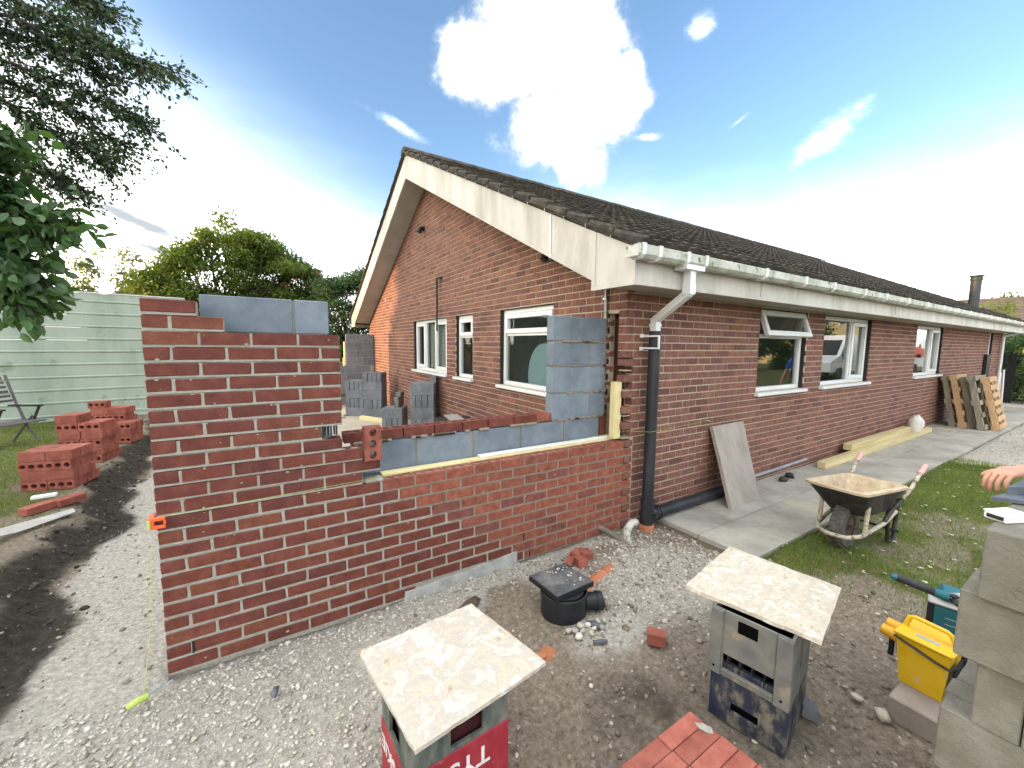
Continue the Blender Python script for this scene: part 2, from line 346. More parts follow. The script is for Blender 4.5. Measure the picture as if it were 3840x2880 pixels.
m_hair = mat('brown hair', [(.03,.02,.012),(.05,.035,.02)], 40, .7)
m_tray = mat('mortar caked tray', [(.30,.22,.135),(.44,.35,.235),(.54,.45,.32)], 9, .9, .8, 35)
m_barblack = mat('muddy black steel', [(.012,.012,.013),(.03,.028,.026),(.07,.062,.05)], 10, .6, .15, 50)
m_barbuff = mat('mortar splashed tube', [(.26,.22,.16),(.48,.42,.32),(.05,.05,.05)], 16, .8, .4, 60)
m_tyre = mat('dusty tyre', [(.06,.056,.048),(.13,.12,.10)], 14, .92, .4, 60)
m_rusty = mat('rusty rim', [(.06,.035,.028),(.13,.075,.06)], 14, .8)
m_pink = mat('faded red grip', [(.50,.24,.22),(.62,.36,.33)], 12, .7)
m_orange = mat('orange plastic', [(.80,.10,.03),(.86,.14,.04)], 6, .4)
m_lime = mat('lime string', [(.36,.46,.08),(.46,.54,.16)], 40, .8)
m_grey = mat('grey plastic pipe', [(.20,.22,.24),(.30,.32,.34)], 6, .5)
m_hose = mat('grey crusted hose', [(.24,.22,.19),(.46,.44,.40),(.58,.57,.54)], 16, .8, .5, 60)
m_wood = mat('silvered garden wood', [(.095,.085,.080),(.16,.15,.14)], 10, .9, .3, 60, streak=(2, 2, .4))
m_paper = mat('white card', [(.70,.72,.74),(.78,.80,.82)], 6, .6)
m_milk = mat('milky plastic', [(.42,.40,.34),(.56,.54,.47)], 6, .5)
m_cream = mat('cream render', [(.60,.50,.26),(.66,.56,.31)], 3, .9, .1, 60)
m_van = mat('white van paint', [(.72,.73,.74),(.76,.77,.78)], 2, .25, spec=.5)
m_roofr = mat('brown tiled roof', [(.060,.052,.042),(.092,.080,.064)], 6, .95, .5, 40, rnd=.15)
m_sunf = mat('sunflower petal', [(.75,.42,.01),(.85,.52,.02)], 10, .7)
m_plasticbag = mat('clear crumpled plastic', [(.42,.48,.46),(.62,.68,.66)], 30, .2, .5, 40, spec=.6)
m_floor = mat('screeded concrete floor', [(.38,.33,.25),(.47,.42,.335)], 1.5, .9, .2, 60)
m_rust = mat('red print', [(.60,.06,.03),(.66,.09,.04)], 4, .5)
def glassmat(name, ior, gain):
    m = bpy.data.materials.new(name); m.use_nodes = True; nt = m.node_tree; N = nt.nodes; L = nt.links; N.clear()
    o = N.new('ShaderNodeOutputMaterial'); g = N.new('ShaderNodeBsdfGlossy'); g.inputs['Roughness'].default_value = .008; g.inputs['Color'].default_value = (.92,.96,.95,1)
    t = N.new('ShaderNodeBsdfTransparent'); t.inputs['Color'].default_value = (.72,.78,.76,1)
    fr = N.new('ShaderNodeFresnel'); fr.inputs['IOR'].default_value = ior
    k = N.new('ShaderNodeMath'); k.operation = 'MULTIPLY_ADD'; L.new(fr.outputs[0], k.inputs[0]); k.inputs[1].default_value = gain; k.inputs[2].default_value = .02; k.use_clamp = True
    mx = N.new('ShaderNodeMixShader'); L.new(k.outputs[0], mx.inputs[0]); L.new(t.outputs[0], mx.inputs[1]); L.new(g.outputs[0], mx.inputs[2]); L.new(mx.outputs[0], o.inputs[0])
    return m
m_glass = glassmat('window glass', 1.6, 1.5); m_glassd = glassmat('dull window glass', 1.35, .8)
m_frost = mat('frosted pane', [(.115,.135,.125),(.15,.17,.16)], 300, .35, .1, 200, spec=.6)
# ------------------------------------------------------------------ ground
def vnoise(x, y, sc_, seed=0):
    """smooth value noise, numpy"""
    x = x*sc_; y = y*sc_; xi = np.floor(x).astype(np.int64); yi = np.floor(y).astype(np.int64); fx = x-xi; fy = y-yi
    fx = fx*fx*(3-2*fx); fy = fy*fy*(3-2*fy)
    def h(a, b):
        n = (a*374761393+b*668265263+seed*1442695041) & 0xffffffff
        n = ((n ^ (n >> 13))*1274126177) & 0xffffffff
        return ((n ^ (n >> 16)) & 0xffff)/65535.0
    return (h(xi, yi)*(1-fx)+h(xi+1, yi)*fx)*(1-fy)+(h(xi, yi+1)*(1-fx)+h(xi+1, yi+1)*fx)*fy
def fbm(x, y, sc_, oct_=4, seed=0):
    t = 0; a = .5; n = 0
    for i in range(oct_): t = t+a*vnoise(x, y, sc_*2**i, seed+i); n += a; a *= .55
    return t/n
def sstep(v, a, b):
    t = np.clip((v-a)/(b-a), 0, 1); return t*t*(3-2*t)
def bank_x(y): return -.68-.055*y+.05*np.sin(y*3.1)+.03*np.sin(y*7.7+1)
def lawn_r(x, y):
    """how grassy the right hand lawn is, 0..1"""
    w = (fbm(x, y, 1.3, 3, 5)-.5)*.9
    e = sstep(x+w*.8, 3.35+np.clip(-.9-y, 0, 9)*.28, 4.25+np.clip(-.9-y, 0, 9)*.28)
    e = e*sstep(-y+w*.1, .93, 1.03)*(1-sstep(x+.12*np.sin(y*4), 9.5, 9.75))
    worn = sstep(fbm(x, y, 1.1, 4, 21), .47, .62)*sstep(x, 8.5, 6.5)
    return e*(1-.62*worn)
def lawn_l(x, y):
    b = bank_x(y)-.30; w = (fbm(x, y, 1.6, 3, 9)-.5)*.9
    return sstep(b-x+w, .10, .75)*sstep(y, .5, 3.2+0*y)
def ground_h(x, y):
    b = bank_x(y); up = sstep(b-x+(fbm(x, y, 4, 3, 31)-.5)*.16, -.02, .30)*.20*(1-sstep(x, 1.2, 2.2))*sstep(y, -3.5, -1)
    h = up+(fbm(x, y, 1.4, 4, 2)-.5)*.05+(fbm(x, y, 9, 3, 3)-.5)*.030
    h = h-.012
    # raised loose stone near the wall foot and round the drain, a dip by the block stack
    h = h+.05*np.exp(-((x-3.1)**2+(y+.28)**2)/.10)+.03*np.exp(-((x-2.15)**2+(y+.75)**2)/.05)
    h = h+.035*lawn_r(x, y)
    ins = (x > .02) & (x < 20) & (y > .02) & (y < 10.3); h = np.where(ins, -.16, h)
    pv = (x > 3.80) & (x < 20.4) & (y > -1.0) & (y <= .02); h = np.where(pv, -.05, h)
    h = np.where((x > 9.6) & (y < -1.0), .015+(fbm(x, y, 9, 3, 3)-.5)*.02, h)
    far = sstep(np.hypot(x-4, y-3), 16, 24)
    return h*(1-far)+far*.0
def axis(lo, hi, st, far):
    a = list(np.arange(lo, hi+1e-6, st)); d = st; x = hi; b = []
    while x < far: d *= 1.35; x += d; b.append(x)
    d = st; x = lo; c = []
    while x > -far: d *= 1.35; x -= d; c.append(x)
    return np.array(c[::-1]+a+b)
def make_ground():
    gx = axis(-6.5, 10.5, .055, 900); gy = axis(-4.0, 11.0, .055, 900)
    X, Y = np.meshgrid(gx, gy); Z = ground_h(X, Y); V = np.stack([X, Y, Z], -1).reshape(-1, 3)
    nx, ny = len(gx), len(gy); i = np.arange(nx-1)[None, :]+np.arange(ny-1)[:, None]*nx
    F = np.stack([i, i+1, i+1+nx, i+nx], -1).reshape(-1, 4)
    m = bpy.data.materials.new('site ground'); m.use_nodes = True; nt = m.node_tree; N = nt.nodes; L = nt.links; b = N['Principled BSDF']; b.inputs['Roughness'].default_value = .95; b.inputs['Specular IOR Level'].default_value = .2
    me = np_mesh('ground', V, F, m, smooth=True)
    x = V[:, 0]; y = V[:, 1]
    n1 = fbm(x, y, 1.1, 4, 40); n2 = fbm(x, y, 2.6, 4, 50)
    chalk = np.maximum(sstep(1.55-x+(n1-.5)*1.5+np.clip(-.8-y, -1, 0)*.2, -.1, .7), sstep(.48+y+(n2-.5)*.9, 0, .35)*sstep(x, 3.6, 2.9)*.95)
    chalk = np.maximum(chalk, .95*np.exp(-(((x-3.05)/.7)**2+((y+.75)/.50)**2))+(n2-.5)*.3*np.exp(-((x-3.1)**2+(y+.8)**2)/.4))
    chalk = np.maximum(chalk, .85*np.exp(-((x-2.30)**2/.16+(y+.95)**2/.05)))
    chalk = np.where((x > 9.6) & (y < -1), .75, chalk)
    bx = bank_x(y); chalk = chalk*(1-sstep(bx-x, -.12, .05))
    dark = np.exp(-((x-(bx-.12)+(n2-.5)*.4)/.19)**2)*sstep(y, -3, -.5)
    dark = np.maximum(dark, .8*sstep(bx-x, .1, .35)*(1-lawn_l(x, y))*(.35+.9*(n2-.4)))
    dark = np.maximum(dark, .55*np.exp(-((x-1.9)**2/.5+(y+1.45)**2/.12))*n2*1.6)
    grass = np.maximum(lawn_r(x, y), lawn_l(x, y)); grass = np.where((y > 11) | (np.hypot(x-4, y-3) > 18), .9, grass)
    ca = me.color_attributes.new('cover', 'FLOAT_COLOR', 'POINT')
    C4 = np.stack([np.clip(chalk, 0, 1), np.clip(grass, 0, 1), np.clip(dark, 0, 1), np.ones_like(x)], -1).astype(np.float32); ca.data.foreach_set('color', C4.ravel())
    at = N.new('ShaderNodeAttribute'); at.attribute_name = 'cover'; sp = N.new('ShaderNodeSeparateColor'); L.new(at.outputs['Color'], sp.inputs[0])
    geo = N.new('ShaderNodeNewGeometry')
    def noise(s, d=7, r=.68):
        n = N.new('ShaderNodeTexNoise'); L.new(geo.outputs['Position'], n.inputs['Vector']); n.inputs['Scale'].default_value = s; n.inputs['Detail'].default_value = d; n.inputs['Roughness'].default_value = r; return n.outputs['Fac']
    def ramp(v, cs, lo=.3, hi=.7):
        r = N.new('ShaderNodeValToRGB'); L.new(v, r.inputs[0]); e = r.color_ramp.elements
        while len(e) < len(cs): e.new(.5)
        for i_, c in enumerate(cs): e[i_].position = lo+(hi-lo)*i_/(len(cs)-1); e[i_].color = (*c, 1)
        return r.outputs[0]
    def mixc(f, a, c):
        n = N.new('ShaderNodeMix'); n.data_type = 'RGBA'; L.new(f, n.inputs[0]); L.new(a, n.inputs[6]); L.new(c, n.inputs[7]); return n.outputs[2]
    def edge(v, k):
        a = N.new('ShaderNodeMath'); a.operation = 'MULTIPLY_ADD'; L.new(noise(11, 8, .7), a.inputs[0]); a.inputs[1].default_value = k; L.new(v, a.inputs[2])
        r = N.new('ShaderNodeMapRange'); r.interpolation_type = 'SMOOTHSTEP'; L.new(a.outputs[0], r.inputs[0]); r.inputs[1].default_value = k*.5+.25; r.inputs[2].default_value = k*.5+.72; return r.outputs[0]
    fine = noise(34, 9, .75)
    dirt = ramp(fine, [(.095,.073,.052),(.18,.145,.107),(.265,.22,.168),(.40,.355,.285)])
    chk = ramp(noise(42, 9, .78), [(.125,.108,.082),(.325,.295,.245),(.45,.42,.365),(.72,.695,.645)])
    grs = ramp(noise(16, 6), [(.07,.075,.026),(.115,.12,.038),(.18,.155,.07)])
    drk = ramp(noise(24, 8, .72), [(.020,.017,.014),(.045,.038,.030),(.085,.07,.055)])
    c = mixc(edge(sp.outputs[2], .5), mixc(edge(sp.outputs[1], .4), mixc(edge(sp.outputs[0], .6), dirt, chk), grs), drk)
    L.new(c, b.inputs['Base Color'])
    bp = N.new('ShaderNodeBump'); bp.inputs['Strength'].default_value = .9; bp.inputs['Distance'].default_value = .022; L.new(noise(48, 9, .75), bp.inputs['Height']); L.new(bp.outputs[0], b.inputs['Normal'])
    return tag(link('ground', me), kind='structure')
make_ground()
# loose stones
ICO = None
def ico():
    global ICO
    if ICO is None:
        bm = bmesh.new(); bmesh.ops.create_icosphere(bm, subdivisions=1, radius=1)
        ICO = (np.array([v.co[:] for v in bm.verts]), np.array([[v.index for v in f.verts] for f in bm.faces])); bm.free()
    return ICO
def stones(name, P, S, mt, kind='stuff', flat=.65):
    V0, F0 = ico(); n = len(P); nv = len(V0)
    R = RNG.normal(size=(n, 3, 3)); Q = np.linalg.qr(R)[0]
    J = 1+RNG.uniform(-.34, .34, (n, nv, 1)); V = V0[None]*J*np.stack([np.ones(n), RNG.uniform(.6, 1, n), RNG.uniform(.45, .8, n)], -1)[:, None, :]
    V = np.einsum('nij,nvj->nvi', Q, V)*S[:, None, None]; V[:, :, 2] *= flat
    V = V+P[:, None, :]
    F = (F0[None]+np.arange(n)[:, None, None]*nv).reshape(-1, 3)
    return tag(link(name, np_mesh(name, V.reshape(-1, 3), F, mt)), kind=kind)
def scatter(n, x0, x1, y0, y1, dens):
    x = RNG.uniform(x0, x1, n); y = RNG.uniform(y0, y1, n); k = RNG.random(n) < dens(x, y); return x[k], y[k]
def outside(x, y): return ~(((x > -.01) & (x < 20) & (y > -.005) & (y < 10.3)) | ((x > 3.82) & (y > -1.0)))
def lay(name, n, box, dens, s0, s1, mt, sink=.25):
    x, y = scatter(n, *box, lambda a, b: dens(a, b)*outside(a, b)); S = s0*(s1/s0)**(RNG.random(len(x))**2.2)
    return stones(name, np.stack([x, y, ground_h(x, y)+S*sink], -1), S, mt)
lay('gravel', 15000, (-.9, 3.0, -1.4, -.005), lambda x, y: (sstep(y, -.34, -.03)*.8*sstep(x, .0, .25)*(1-sstep(x, 2.3, 2.7))+.16*sstep(1.4-x, -.2, .5)), .004, .019, m_stonew)
lay('gravel', 15000, (-.7, 1.9, -1.9, -.05), lambda x, y: .75*sstep(1.25-x+(fbm(x, y, 3, 3, 8)-.5), -.3, .4), .004, .016, m_stonew)
lay('gravel', 9000, (2.3, 4.0, -1.35, -.05), lambda x, y: .9*np.exp(-(((x-3.2)/.6)**2+((y+.62)/.42)**2)), .005, .020, m_stonew)
lay('rubble', 6500, (1.2, 4.2, -2.3, -.05), lambda x, y: .5*sstep(fbm(x, y, 3, 3, 77), .35, .6), .004, .020, m_stoned)
lay('rubble', 900, (2.3, 3.5, -2.3, -.2), lambda x, y: .35+0*x, .008, .028, m_stoned)
lay('gravel', 900, (1.3, 4.0, -2.3, -.1), lambda x, y: .4+0*x, .005, .018, m_stonew)
lay('rubble', 2600, (-1.4, -.05, -.6, 8.0), lambda x, y: .5*sstep(x, bank_x(y)-.5, bank_x(y)), .004, .020, m_stoned)
lay('gravel', 2200, (-1.2, -.05, -.8, 5.0), lambda x, y: .5*sstep(x, bank_x(y)-.1, bank_x(y)+.2), .004, .014, m_stonew)
lay('soil_clods', 4200, (-1.6, -.4, -.5, 8.5), lambda x, y: .8*np.exp(-((x-bank_x(y)+.10)/.16)**2), .006, .028, mat('dark soil clod', [(.020,.017,.013),(.05,.041,.031),(.09,.075,.057)], 18, .95, .6, 60, rnd=.25))
lay('gravel', 5200, (9.7, 19, -4.2, -1.03), lambda x, y: .9+0*x, .010, .028, m_stonew)
# grass blades
def blades(name, x, y, z, h, w, mt):
    n = len(x); a = RNG.uniform(0, 2*np.pi, n); le = RNG.uniform(.1, .8, n)*h; b = RNG.uniform(0, 2*np.pi, n)
    P = np.stack([x, y, z], -1); dx = np.stack([np.cos(a), np.sin(a), 0*a], -1)*w[:, None]/2
    bend = np.stack([np.cos(b)*le, np.sin(b)*le, 0*a], -1)
    mid = P+bend*.35+np.stack([0*a, 0*a, h*.6], -1); tip = P+bend+np.stack([0*a, 0*a, h*.95], -1)
    V = np.stack([P-dx, P+dx, mid+dx*.8, mid-dx*.8, tip], 1).reshape(-1, 3); o = np.arange(n)[:, None]*5
    F = np.concatenate([o+np.array([[0, 1, 2]]), o+np.array([[0, 2, 3]]), o+np.array([[3, 2, 4]])])
    return tag(link(name, np_mesh(name, V, F, mt)), kind='stuff')
def grow(n, box, dens, h0, h1, mt, wd=.004):
    x, y = scatter(n, *box, lambda a, b: dens(a, b)*outside(a, b)); h = RNG.uniform(h0, h1, len(x))
    return blades('grass', x, y, ground_h(x, y)-.004, h, np.full(len(x), wd)*RNG.uniform(.7, 1.4, len(x)), mt)
grow(90000, (3.5, 9.8, -3.6, -.98), lambda x, y: lawn_r(x, y)**1.1*(1-sstep(x, 3.5, 14)*.4), .018, .05, m_grass, .0045)
grow(16000, (3.4, 9.8, -3.0, -.98), lambda x, y: .5*lawn_r(x, y)**.4, .012, .03, m_grassd, .004)
grow(42000, (-5.5, -.7, 1.2, 8.9), lambda x, y: lawn_l(x, y)**1.2*.9, .02, .055, m_grass, .006)
grow(5000, (-2.5, -.9, 1.0, 6.0), lambda x, y: .4*lawn_l(x, y)**.4, .012, .03, m_grassd, .005)
grow(2600, (9.4, 9.9, -3.2, -1.0), lambda x, y: .8+0*x, .03, .07, m_grass, .006)
# pale leaves and clods strewn on the lawn
x, y = scatter(700, 3.6, 9.0, -3.2, -1.0, lambda a, b: .35+0*a)
stones('fallen_leaves', np.stack([x, y, ground_h(x, y)+.018], -1), RNG.uniform(.008, .024, len(x)), m_slabpale, flat=.25)
# ------------------------------------------------------------------ paths and floors
def bump_slab(mb, x0, x1, y0, y1, zt, zb, tilt=(0, 0)):
    g = .004; M = T((x0+x1)/2, (y0+y1)/2, zt) @ RX(tilt[0]) @ RY(tilt[1])
    mb.bbox((-(x1-x0)/2+g, -(y1-y0)/2+g, zb-zt), ((x1-x0)/2-g, (y1-y0)/2-g, 0), .005, 0, M)
path = MB().box((3.82, -1.0, -.08), (20.4, -.004, .040)).build('patio_path', m_mort_d); tag(path, kind='structure')
px = 3.80; k = 0
while px < 20.3:
    ln = .60
    for r, (ya, yb) in enumerate(((-1.02, -.52), (-.52, -.006))):
        xa = px+(0 if r else -.0)
        if k == 0 and r == 0: xb = px+ln
        mb = MB(); bump_slab(mb, xa, xa+ln, ya, yb, .062+random.uniform(-.004, .004), .01, (random.uniform(-.004, .004), random.uniform(-.004, .004)))
        mb.build('paving_slab', m_pave, path)
    px += ln; k += 1
ft = MB().box((.03, .31, -.14), (3.34, 9.66, -.045)).build('extension_floor', m_floor); tag(ft, kind='structure')
# ------------------------------------------------------------------ bungalow
XC = 3.34; XE = 19.9; YB = 10.24; YR = 5.12; PITCH = math.atan(.489); CW = .075; BH = .064
def deck_z(y): return 2.49+((y if y <= YR else 2*YR-y)+.47)*.489
house = empty('brick_bungalow', (XC, 0, 0), 'long red brick bungalow with dark mossy tiled roof and white barge boards', 'house')
HI = T(-XC, 0, 0)      # parts are modelled in world coordinates
fw_open = [(5.66, 6.90, 1.20, 2.235), (7.44, 9.22, 1.20, 2.235), (11.62, 13.45, 1.20, 2.235), (18.0, 18.5, .25, 2.235)]
gw_open = [(1.10, 2.30, 1.20, 2.235), (3.16, 3.80, 1.20, 2.235), (4.20, 6.02, 1.20, 2.235)]
def strips(u0, u1, z0, z1, opens):
    cuts = sorted({u0, u1, *[o[0] for o in opens], *[o[1] for o in opens]}); cuts = [c for c in cuts if u0 <= c <= u1]; out = []
    for a, b in zip(cuts, cuts[1:]):
        z = z0
        for o in sorted([o for o in opens if o[0] <= a+1e-6 and o[1] >= b-1e-6], key=lambda o: o[2]):
            if o[2] > z: out.append((a, b, z, min(o[2], z1)))
            z = max(z, o[3])
        if z < z1: out.append((a, b, z, z1))
    return out
mb = MB()
for a, b, z0, z1 in strips(XC+.115, XE, -.2, 2.30, fw_open): mb.box((a, .006, z0), (b, .10, z1))
for z0, z1 in ((1.66, 2.30),): mb.box((XC+.006, .006, z0), (XC+.115, .10, z1))
front_wall = mb.build('front_wall', m_mort_h, house, M=HI)
mb = MB(); slot = (.10, .24, .80, 2.065)
for a, b, z0, z1 in strips(.10, YB, -.2, 2.30, gw_open+[slot]): mb.box((XC+.006, a, z0), (XC+.10, b, z1))
mb.prism([(XC+.006, .02, 2.30), (XC+.006, YB-.02, 2.30), (XC+.006, YR, deck_z(YR)-.12)], (.094, 0, 0))
gable_wall = mb.build('gable_wall', m_mort_h, house, M=HI)
def course_split(u0, u1, z0, z1, phase, opens, L=.225, j=.011):
    """stretchers between u0 and u1, cut at the openings"""
    out = []; u = u0-phase
    segs = [(u0, u1)]
    for o in opens:
        if o[2] < z1-.012 and o[3] > z0+.012:
            ns = []
            for a, b in segs:
                if o[1] <= a or o[0] >= b: ns.append((a, b)); continue
                if o[0] > a: ns.append((a, o[0]))
                if o[1] < b: ns.append((o[1], b))
            segs = ns
    for a, b in segs:
        k = math.floor((a-u)/L)
        while u+k*L < b:
            p = max(a, u+k*L); q = min(b, u+k*L+L-j)
            if q-p > .03: out.append((p, q))
            k += 1
    return out
HB = []   # (wall, u0, u1, z0)
k = 0
while k*CW+BH < 2.30:
    z0 = k*CW; tooth = (.865 < z0 < 1.64)
    start = XC
    if z0 < .865: start = XC+.15
    for p, q in course_split(start, XE, z0, z0+BH, (0 if k % 2 else .1125) if z0 >= .865 else (.11 if k % 2 else 0), fw_open):
        if tooth and k % 2 == 0 and p < XC+.10: continue
        HB.append(('f', p, q, z0))
    k += 1
k = 0
while k*CW < 4.95:
    z0 = k*CW; lo, hi = .0, YB
    if z0 > 2.2:
        d = (z0-2.49+.12+BH)/.489-.47; lo = max(0, d); hi = YB-lo
    ops = gw_open+[slot]
    if z0 < 1.64: lo = max(lo, .24)
    for p, q in course_split(lo, hi, z0, z0+BH, (.1125 if k % 2 else 0)+(lo % .225), ops):
        HB.append(('g', p, q, z0))
    k += 1
camP = np.array([.479, -2.612, 1.768])
def hb_key(b):
    c = np.array([(b[1]+b[2])/2, 0, b[3]]) if b[0] == 'f' else np.array([XC, (b[1]+b[2])/2, b[3]])
    d = c-camP; r = np.linalg.norm(d); cosn = abs(d[1])/r if b[0] == 'f' else abs(d[0])/r
    hidden = 3.0 if (b[0] == 'g' and b[3] < 1.1 and b[1] < 3.0) else 1
    return -(b[2]-b[1])*cosn/r**2/hidden
HB.sort(key=hb_key)
BM = {}
def brick_mesh(L, D, H, mt, holes=False):
    var = random.randrange(4); key = (round(L, 3), round(D, 3), round(H, 3), mt.name, holes, var)
    if key not in BM:
        if holes: BM[key] = holed(L, D, H, mt)
        else:
            m_ = MB().bbox((0, 0, 0), (L, D, H), .0045); q_ = random.Random(var*31+7); m_.v = [(x+q_.uniform(-.0019, .0019), y+q_.uniform(-.0012, .0012), z+q_.uniform(-.0018, .0018)) for x, y, z in m_.v]; BM[key] = m_.mesh('brick', mt)
    return BM[key]
def holed(L, D, H, mt, n=12, r=.023, dpt=None):
    """brick with three round perforations through its bed faces"""
    mb = MB(); cells = 3; cw = L/cells
    for (z, dz) in ((H, 1), (0, -1)):
        for c in range(cells):
            x0 = c*cw; cx, cy = x0+cw/2, D/2; ring = []; out = []
            for k in range(n):
                a = 2*math.pi*(k+.5)/n; ca, sa = math.cos(a), math.sin(a); ring.append((cx+ca*r*1.15, cy+sa*r, z))
                t = min((cw/2)/abs(ca) if abs(ca) > 1e-6 else 9, (D/2)/abs(sa) if abs(sa) > 1e-6 else 9); out.append((cx+ca*t, cy+sa*t, z))
            # snap the outline to the cell corners
            for (sx, sy) in ((1, 1), (-1, 1), (-1, -1), (1, -1)):
                P = (cx+sx*cw/2, cy+sy*D/2, z); i = min(range(n), key=lambda i: (out[i][0]-P[0])**2+(out[i][1]-P[1])**2); out[i] = P
            o = len(mb.v); mb.v += ring+out
            for k in range(n): mb.f.append((o+k, o+(k+1) % n, o+n+(k+1) % n, o+n+k)); mb.m.append(0)
            if dz == 1:
                o2 = len(mb.v); mb.v += ring+[(p[0], p[1], 0) for p in ring]
                for k in range(n): mb.f.append((o2+k, o2+n+k, o2+n+(k+1) % n, o2+(k+1) % n)); mb.m.append(0)
    mb.add([(0,0,0),(L,0,0),(L,D,0),(0,D,0),(0,0,H),(L,0,H),(L,D,H),(0,D,H)], [(0,1,5,4),(1,2,6,5),(2,3,7,6),(3,0,4,7)])
    return mb.mesh('brick', mt)
rest_f = MB(); rest_g = MB()
for i, (w, p, q, z0) in enumerate(HB):
    jt = random.uniform(-.0015, .002)
    if i < 300:
        me = brick_mesh(q-p, .098, BH, m_brick_h)
        M = T(p, jt, z0) if w == 'f' else T(XC+jt, q, z0) @ RZ(-math.pi/2)
        o = link('brick', me, front_wall if w == 'f' else gable_wall, M)
    elif w == 'f':
        dz = random.uniform(-.0012, .0012); r = .0025; z1 = z0+BH+dz
        rest_f.add([(p, .03, z0), (q, .03, z0), (q, .03, z1), (p, .03, z1), (p+r, jt, z0+r), (q-r, jt, z0+r), (q-r, jt, z1-r), (p+r, jt, z1-r), (p, jt+r, z0), (q, jt+r, z0), (q, jt+r, z1), (p, jt+r, z1)],
            [(4,5,6,7), (8,9,5,4), (9,10,6,5), (10,11,7,6), (11,8,4,7), (0,1,9,8), (1,2,10,9), (2,3,11,10), (3,0,8,11)])
    else:
        x = XC; dz = random.uniform(-.0012, .0012); r = .0025; z1 = z0+BH+dz
        rest_g.add([(x+.03, p, z0), (x+.03, q, z0), (x+.03, q, z1), (x+.03, p, z1), (x+jt, p+r, z0+r), (x+jt, q-r, z0+r), (x+jt, q-r, z1-r), (x+jt, p+r, z1-r), (x+jt+r, p, z0), (x+jt+r, q, z0), (x+jt+r, q, z1), (x+jt+r, p, z1)],
            [(4,7,6,5), (8,4,5,9), (9,5,6,10), (10,6,7,11), (11,7,4,8), (0,8,9,1), (1,9,10,2), (2,10,11,3), (3,11,8,0)])
tag(rest_f.build('brickwork', m_brick_h, front_wall, fix=False), kind='stuff')
tag(rest_g.build('brickwork', m_brick_h, gable_wall, fix=False), kind='stuff')
# broken cavity at the corner, rear walls
MB().box((XC+.115, .105, -.2), (XC+.40, .42, 2.25)).build('cavity_lining', mat('dark inner brick', [(.05,.02,.015),(.09,.04,.03)], 14, .9, .5, 60), house, M=HI)  # inner brick toned much darker than the outer brick
mb = MB()
for z in (.885, 1.10, 1.34, 1.53): mb.box((XC+.02, .02, z-.004), (XC+.11, .098, z+.006))
mb.bbox((XC+.012, .014, 1.585), (XC+.10, .097, 1.638), .01); mb.bbox((XC+.02, .03, 1.425), (XC+.09, .097, 1.485), .01)
mb.build('mortar_remnant', m_mort_h, house, M=HI)
mb = MB().box((XE-.10, .105, -.2), (XE, YB, 2.3)).box((XC+.105, YB-.10, -.2), (XE-.105, YB, 2.3))
mb.prism([(XE-.10, .1, 2.302), (XE-.10, YB-.1, 2.302), (XE-.10, YR, deck_z(YR)-.12)], (.10, 0, 0)).build('rear_wall', m_brick_h, house, M=HI)
# ---- windows
def fmap(u, w, z): return (u, w, z)
def gmap(u, w, z): return (XC+w, u, z)
def bar(mb, mp, u0, u1, w0, w1, z0, z1, m=0):
    a = mp(u0, w0, z0); b = mp(u1, w1, z1); mb.bbox([min(p, q) for p, q in zip(a, b)], [max(p, q) for p, q in zip(a, b)], .004, m)
def ring(mb, mp, u0, u1, z0, z1, t, w0, w1):
    bar(mb, mp, u0, u1, w0, w1, z0, z0+t); bar(mb, mp, u0, u1, w0, w1, z1-t, z1)
    bar(mb, mp, u0, u0+t, w0, w1, z0+t+.001, z1-t-.001); bar(mb, mp, u1-t, u1, w0, w1, z0+t+.001, z1-t-.001)
def pane(mp, parent, u0, u1, z0, z1, w, mt=None):
    mb = MB(); q = [mp(u0, w, z0), mp(u1, w, z0), mp(u1, w, z1), mp(u0, w, z1)]; mb.quad(*(q if mp is fmap else q[::-1])); return mb.build('pane', mt or m_glass, parent, fix=False)
